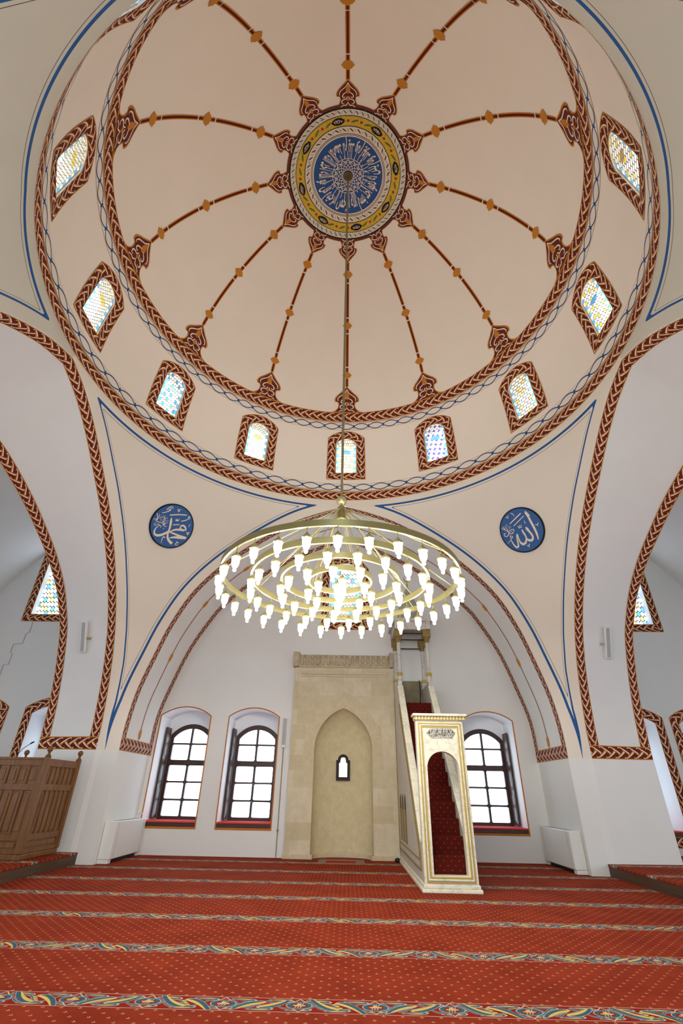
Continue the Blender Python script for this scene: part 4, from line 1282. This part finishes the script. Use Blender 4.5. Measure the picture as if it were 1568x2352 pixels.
for z0, z1, e in ((4.735, 4.93, -.03), (4.93, 5.0, .03)):
    for xx0, xx1, yy0, yy1 in ((cx0-hx-e, cx0+hx+e, cy0-hy-e, cy0-hy+.14), (cx0-hx-e, cx0+hx+e, cy0+hy-.14, cy0+hy+e), (cx0-hx-e, cx0-hx+.14, cy0-hy, cy0+hy), (cx0+hx-.14, cx0+hx+e, cy0-hy, cy0+hy)):
        m.box(xx0, xx1, yy0, yy1, z0, z1)
mpart(m, 'entablature', M_marble_grey, bevel=.006)
m = MB()
m.lathe([(.46, 5.0), (.44, 5.02), (.40, 5.12), (.30, 5.22), (.26, 5.30), (.25, 5.50), (.20, 5.62), (.10, 5.86), (.03, 6.02)], (cx0, cy0, 0), 8)
mpart(m, 'spire', plain('canopy_grey', (156, 158, 146), .7, var=.05))
m = MB(); m.lathe([(.0, 6.0), (.03, 6.02), (.02, 6.06), (.035, 6.09), (.02, 6.13), (.012, 6.16), (.012, 6.20)], (cx0, cy0, 0), 10)
cr = [(cx0 + .085*cos(math.radians(a)), cy0, 6.285 + .085*sin(math.radians(a))) for a in range(-240, 61, 15)]
m.tube(cr, [.004 + .014*sin(PI*i/(len(cr)-1)) for i in range(len(cr))], 6)
mpart(m, 'crescent_finial', M_gilt, smooth=True)
# ------------------------------------------------------------------ small things by the mihrab and on the walls
m = MB(); m.lathe([(.0, .0), (.05, .005), (.062, .03), (.05, .06), (.02, .075), (.0, .078)], (1.20, 6.42, .001), 14)
tag(m.build('floor_weight', M_dark, smooth=True), 'small black round object on the carpet at the foot of the marble staircase', 'weight')
sp = tag(empty('wall_speaker', (-1.43, 6.745, 2.16)), 'slim grey column speaker on the wall left of the mihrab', 'speaker')
m = MB(); m.box(-.045, .045, -.075, -.005, 0, .66); m.build('cabinet', M_white_paint, sp, bevel=.01)
m = MB(); m.box(-.038, .038, -.080, -.072, .06, .645); m.build('grille', M_grey_metal, sp, bevel=.004)
m = MB(); m.tube([(0, -.03, .005), (0, -.014, -.08), (0, -.012, -1.66), (0, -.012, -2.155)], .011, 6); m.box(-.02, .02, -.03, 0, -1.68, -1.64); m.build('cable', M_cable, sp)
for sx, x0, z0, lb in ((-1, -5.74, 3.80, 'slim grey column speaker with a small bracket on the left side arch'), (1, 5.745, 3.83, 'slim grey column speaker on the right side arch')):
    s = tag(empty('wall_speaker', (x0, 4.56, z0)), lb, 'speaker')
    def lean(mb, x0, x1, d0, d1, za, zb):       # the arch leans towards the room with height
        v = []
        for z in (za, zb):
            o = -.46*z
            v += [(x0, d0+o, z), (x1, d0+o, z), (x1, d1+o, z), (x0, d1+o, z)]
        mb.add(v, [(0, 3, 2, 1), (4, 5, 6, 7), (0, 1, 5, 4), (1, 2, 6, 5), (2, 3, 7, 6), (3, 0, 4, 7)]); return mb
    lean(MB(), -.065, .065, -.105, -.03, 0, .61).build('cabinet', M_white_paint, s, bevel=.008)
    lean(MB(), -.038, .038, -.111, -.102, .02, .59).build('grille', M_grey_metal, s, bevel=.003)
    e = -sx
    xa, xb = sorted((.07*e, .15*e))
    lean(MB(), xa, xb, -.07, -.04, .27, .31).build('bracket', M_brass if sx < 0 else M_grey_metal, s, bevel=.003)
m = MB(); pts = [(-9.5, 3.2), (-9.02, 3.22), (-9.01, 3.72), (-9.02, 4.01), (-8.89, 4.02), (-8.88, 4.30), (-8.95, 4.33), (-8.95, 4.56), (-8.71, 4.58), (-8.71, 4.85), (-8.63, 4.88), (-8.64, 5.18)]
m.tube([(x, YW-.012, z) for x, z in pts], .009, 6)
tag(m.build('wall_cable', plain('white_cable', (176, 174, 172), .6)), 'thin pale cable stepping up the left bay wall below the high stained glass window', 'cable')

# ------------------------------------------------------------------ fan coil cabinets
for sx, lb in ((-1, 'white fan coil cabinet against the left pier with a white paper on top'), (1, 'white fan coil cabinet against the right pier')):
    xw = 4.65*sx
    f = tag(empty('fan_coil_unit', (xw, 5.85, 0)), lb, 'fan coil unit', 'fan coil cabinets')
    d = -sx                               # towards the room
    def bx(x0, x1, y0, y1, z0, z1, mb=None):
        mb = mb or MB(); a, b = sorted((x0*d, x1*d)); return mb.box(a, b, y0, y1, z0, z1)
    bx(.004, .235, -.74, .86, .07, .685).build('cabinet', M_white_paint, f, bevel=.012)
    bx(.006, .215, -.735, -.60, .004, .068).build('foot', M_white_paint, f, bevel=.004); bx(.006, .215, .74, .85, .004, .068).build('foot', M_white_paint, f, bevel=.004)
    bx(.01, .16, -.60, .74, .004, .068).build('air_intake', M_dark, f)
    m = MB()
    for i in range(12): bx(.05 + .0135*i, .056 + .0135*i, -.5, .62, .684, .688, m)
    m.build('outlet_grille', M_grey_metal, f)
    bx(.236, .240, -.60, -.596, .09, .67).build('panel_joint', M_grey_metal, f); bx(.236, .240, .72, .724, .09, .67).build('panel_joint', M_grey_metal, f)
m = MB()
pp = [(-4.56, 6.30, .70), (-4.50, 6.30, .73), (-4.46, 6.32, .79), (-4.44, 6.34, .80)]
m.grid([[p, (p[0]+.01, p[1]+.20, p[2]-.005)] for p in pp]); m.grid([[(-4.57, 6.28, .692), (-4.42, 6.28, .692)], [(-4.57, 6.52, .692), (-4.42, 6.52, .692)]])
tag(m.build('folded_paper', plain('paper_white', (235, 240, 242), .7), recalc=False), 'curled white paper lying on top of the left fan coil cabinet', 'paper')

# ------------------------------------------------------------------ preaching desk on the left platform
PX, PY, PW, PD, PH = -5.285, 3.56, 1.10, 1.13, 1.50
dk = tag(empty('preaching_desk', (PX, PY, .19)), 'brown wooden preaching desk with panelled sides and ball finials on the left platform', 'desk')
def D(mb, name, mat=None, parent=None, **k): return mb.build(name, mat or M_wood, parent or dk, **k)
D(MB().box(-PW-.03, .03, -.03, PD+.03, 0, .09), 'base', bevel=.02)
for x in (-PW, 0):
    for y in (0, PD):
        p = D(MB().box(x-.04, x+.04, y-.04, y+.04, .09, PH+.03), 'post', bevel=.006)
        m = MB(); m.lathe([(.052, PH+.03), (.03, PH+.06), (.018, PH+.085), (.024, PH+.10), (.044, PH+.125), (.05, PH+.15), (.044, PH+.175), (.02, PH+.197), (0, PH+.2)], (x, y, 0), 14); D(m, 'ball_finial', None, p, smooth=True)
def panel(fn, wd, ncol):
    """one side: rails and sunk panels; fn maps (along, out, z)"""
    m = MB()
    def bb(a0, a1, d0, d1, z0, z1):
        v = [fn(a, d, z) for z in (z0, z1) for a, d in ((a0, d0), (a1, d0), (a1, d1), (a0, d1))]
        m.add(v, [(0, 3, 2, 1), (4, 5, 6, 7), (0, 1, 5, 4), (1, 2, 6, 5), (2, 3, 7, 6), (3, 0, 4, 7)])
    e = .04; W = wd - .04
    bb(e, W, -.02, .0, .09, PH)                                           # ground
    for z0, z1 in ((.09, .15), (.27, .36), (1.00, 1.10), (1.38, PH)): bb(e, W, 0, .022, z0, z1)
    for a0, a1 in ((e, e+.05), (W-.05, W)): bb(a0, a1, 0, .025, .091, PH-.001)
    a0, a1 = e+.05, W-.05; st = (a1-a0)/ncol
    for i in range(1, ncol):
        for z0, z1 in ((.36, 1.00), (1.10, 1.38)): bb(a0+st*i-.022, a0+st*i+.022, 0, .022, z0, z1)
    for i in range(ncol):
        for z0, z1 in ((.40, .96), (1.15, 1.33)): bb(a0+st*i+.04, a0+st*(i+1)-.04, 0, .010, z0, z1)
    bb(a0+.03, a1-.03, 0, .012, .175, .245)
    return m
D(panel(lambda a, d, z: (-PW + a, -d + 0.0, z), PW, 5), 'front_panel', bevel=.004, recalc=False)
D(panel(lambda a, d, z: (d, a, z), PD, 6), 'side_panel', bevel=.004, recalc=False)
D(MB().box(-PW-.02, -PW+.0, .04, PD-.04, .09, PH), 'side_panel', bevel=.004)
D(MB().box(-PW+.04, -.04, .04, PD-.04, .09, .5), 'inner_floor')
D(MB().box(-PW, .0, -.03, .02, PH-.03, PH+.012), 'top_rail', bevel=.008)
mc = tag(empty('microphone', (-5.92, 3.66, 1.70)), 'thin black gooseneck microphone rising behind the wooden desk', 'microphone')
m = MB(); m.tube([(0, 0, 0), (.01, 0, .06), (.05, 0, .13), (.12, 0, .19), (.18, 0, .23)], .006, 6); m.build('gooseneck', M_dark, mc, smooth=True)
m = MB(); m.tube([(.17, 0, .225), (.205, 0, .248), (.235, 0, .262)], [.010, .015, .011], 8); m.build('capsule', M_dark, mc, smooth=True)

# ------------------------------------------------------------------ chandelier
ch = tag(empty('chandelier', (0, 0, 3.70)), 'huge round brass chandelier of four concentric rings hung with glowing glass lamps', 'chandelier')
def Ch(mb, name, mat, parent=None, **k):
    mb.v = [(p[0], p[1], p[2]-3.70) for p in mb.v]; return mb.build(name, mat, parent or ch, **k)
ZA = ZC + RC - .03
m = MB(); m.lathe([(.0, ZA), (.11, ZA-.0), (.115, ZA-.05), (.07, ZA-.09), (.075, ZA-.14), (.04, ZA-.2), (.024, ZA-.24)], n=20); Ch(m, 'ceiling_rose', plain('old_bronze', (112, 96, 58), .5, .3, .5), smooth=True)
m = MB(); m.tube([(0, 0, ZA-.2), (0, 0, 10), (0, 0, 5.0)], .022, 10); Ch(m, 'suspension_rod', plain('rod_brass', (140, 128, 92), .5, .2, .5), smooth=True)
m = MB(); m.lathe([(.02, 5.075)] + [(.078*sin(PI*i/14), 4.985 + .078*cos(PI*i/14)) for i in range(1, 14)] + [(.02, 4.90)], n=20); Ch(m, 'ball', M_brass_pale, smooth=True)
m = MB(); m.lathe([(.02, 4.91), (.035, 4.89), (.058, 4.87), (.06, 4.70), (.072, 4.68), (.072, 4.665), (.03, 4.66), (0, 4.655)], n=20); Ch(m, 'hub', M_brass, smooth=True)
RINGS = [(1.585, 30, 0.0, 10), (1.185, 22, math.radians(-5.9), 8), (.79, 15, math.radians(-5), 6), (.42, 8, math.radians(5), 4)]
ZRG = 3.68
lamp0 = None
def build_lamp():
    m = MB(); m.tube([(0, 0, 0), (.004, 0, -.02), (-.003, 0, -.045), (0, 0, -.068)], .0045, 6)
    m.lathe([(.006, -.062), (.012, -.07), (.03, -.095), (.052, -.118), (.056, -.122), (.056, -.132), (.05, -.138), (.044, -.134)], n=14)
    for i in range(8):
        t = 2*PI*i/8; m.box(.05*cos(t)-.004, .05*cos(t)+.004, .05*sin(t)-.004, .05*sin(t)+.004, -.15, -.134)
    c = m.build('lamp', M_brass, ch, smooth=True)
    m = MB(); m.lathe([(.0, -.132), (.040, -.134), (.044, -.155), (.044, -.20), (.038, -.232), (.027, -.256), (.016, -.270), (.016, -.280), (.021, -.292), (.019, -.302), (.010, -.311), (0, -.313)], n=14)
    m.build('glass_shade', bulb_mat(), c, smooth=True); return c
def polar(r, t): return (r*sin(t), -r*cos(t))     # t = 0 faces the camera
for r, n, ph, nr in RINGS:
    m = MB(); pr = [(r-.014, ZRG), (r+.014, ZRG), (r+.014, ZRG+.078), (r+.003, ZRG+.082), (r-.003, ZRG+.082), (r-.014, ZRG+.078), (r-.014, ZRG)]
    m.lathe(pr, n=96)
    m.f = [f for f in m.f if len(f) == 4]; m.mi = [0]*len(m.f)
    rg = Ch(m, 'ring', M_brass, smooth=True)
    for k in range(nr):
        t = 2*PI*(k+.5)/nr + .1*r
        x, y = polar(r, t); x0, y0 = polar(.05, t)
        m = MB(); m.tube([(x0, y0, 4.84), (x, y, ZRG+.078)], .0065, 6); Ch(m, 'stay_rod', M_brass_pale, smooth=True)
    for k in range(n):
        x, y = polar(r, ph + 2*PI*k/n)
        if lamp0 is None: lamp0 = build_lamp(); l = lamp0
        else: l = dup(lamp0, ch)
        l.location = (x, y, ZRG - 3.70 + .002); l.rotation_euler = (0, 0, random.uniform(0, 6.28))
l = dup(lamp0, ch); l.location = (0, 0, .15); l.scale = (1.8, 1.8, 1.6)
m = MB(); m.tube([(0, 0, 4.67), (0, 0, 3.83)], .006, 6); Ch(m, 'stay_rod', M_brass_pale)
# ------------------------------------------------------------------ light
W = bpy.data.worlds.new('sky'); SC.world = W; W.use_nodes = True
nt = W.node_tree; nt.nodes.clear()
bg = nt.nodes.new('ShaderNodeBackground'); wo = nt.nodes.new('ShaderNodeOutputWorld')
bg.inputs[0].default_value = (.74, .88, 1.0, 1); bg.inputs[1].default_value = SKY
nt.links.new(bg.outputs[0], wo.inputs[0])
for nm, loc, sx_, sz_, rot in [('window_portal', (x, -YW-.05, 1.7), 1.8, 2.4, (PI/2, 0, 0)) for x in (-3.4, 3.4, 7.6, -7.6)] + [('window_portal', (0, -YW-.05, 1.45), 2.2, 2.75, (PI/2, 0, 0)), ('window_portal', (0, -YW-.05, 6.05), 1.2, 2.1, (PI/2, 0, 0))]:
    portal(nm, loc, sx_, sz_, rot)
for sx in (1, -1):
    for y in (-3.6, -1.0, 2.0): portal('window_portal', (10.36*sx, y, 1.8), 1.3, 2.2, (PI/2, 0, PI/2*sx))

sl = bpy.data.lights.new('dome_fill_spot', 'SPOT'); sl.energy = DOME_FILL; sl.color = (1, .93, .85); sl.spot_size = math.radians(125); sl.spot_blend = 1.0; sl.shadow_soft_size = .12  # unseen spot added to brighten the dome; no such fixture on the chandelier
so_ = bpy.data.objects.new('dome_fill_spot', sl); so_.location = (0, .10, 5.2); so_.rotation_euler = (PI + math.radians(-10), 0, 0); COL.objects.link(so_)

# ------------------------------------------------------------------ camera
F, PIT, YAW, ROL = 1083.7572, math.radians(30.8033), math.radians(-1.1894), math.radians(1.122)
cp, sp_, cy_, sy_, cr_, sr_ = cos(PIT), sin(PIT), cos(YAW), sin(YAW), cos(ROL), sin(ROL)
fw = Vector((sy_*cp, cy_*cp, sp_)); ri = Vector((cy_, -sy_, 0)); up = ri.cross(fw)
r2 = ri*cr_ + up*sr_; u2 = -ri*sr_ + up*cr_
cam = bpy.data.cameras.new('camera'); co = bpy.data.objects.new('camera', cam); COL.objects.link(co)
cam.sensor_fit = 'VERTICAL'; cam.sensor_height = 36; cam.lens = F/2352*36; cam.clip_start = .05
M3 = Matrix((r2, u2, -fw)).transposed().to_4x4(); M3.translation = (0.1248, -5.9733, 1.236)
co.matrix_world = M3
SC.camera = co
SC.view_settings.view_transform = 'Standard'
SC.view_settings.look = 'None'
SC.view_settings.exposure = EXPO
SC.view_settings.gamma = 1.0
SC.cycles.use_denoising = True
SC.cycles.max_bounces = 12; SC.cycles.diffuse_bounces = 8; SC.cycles.transparent_max_bounces = 16
SC.cycles.sample_clamp_indirect = 8
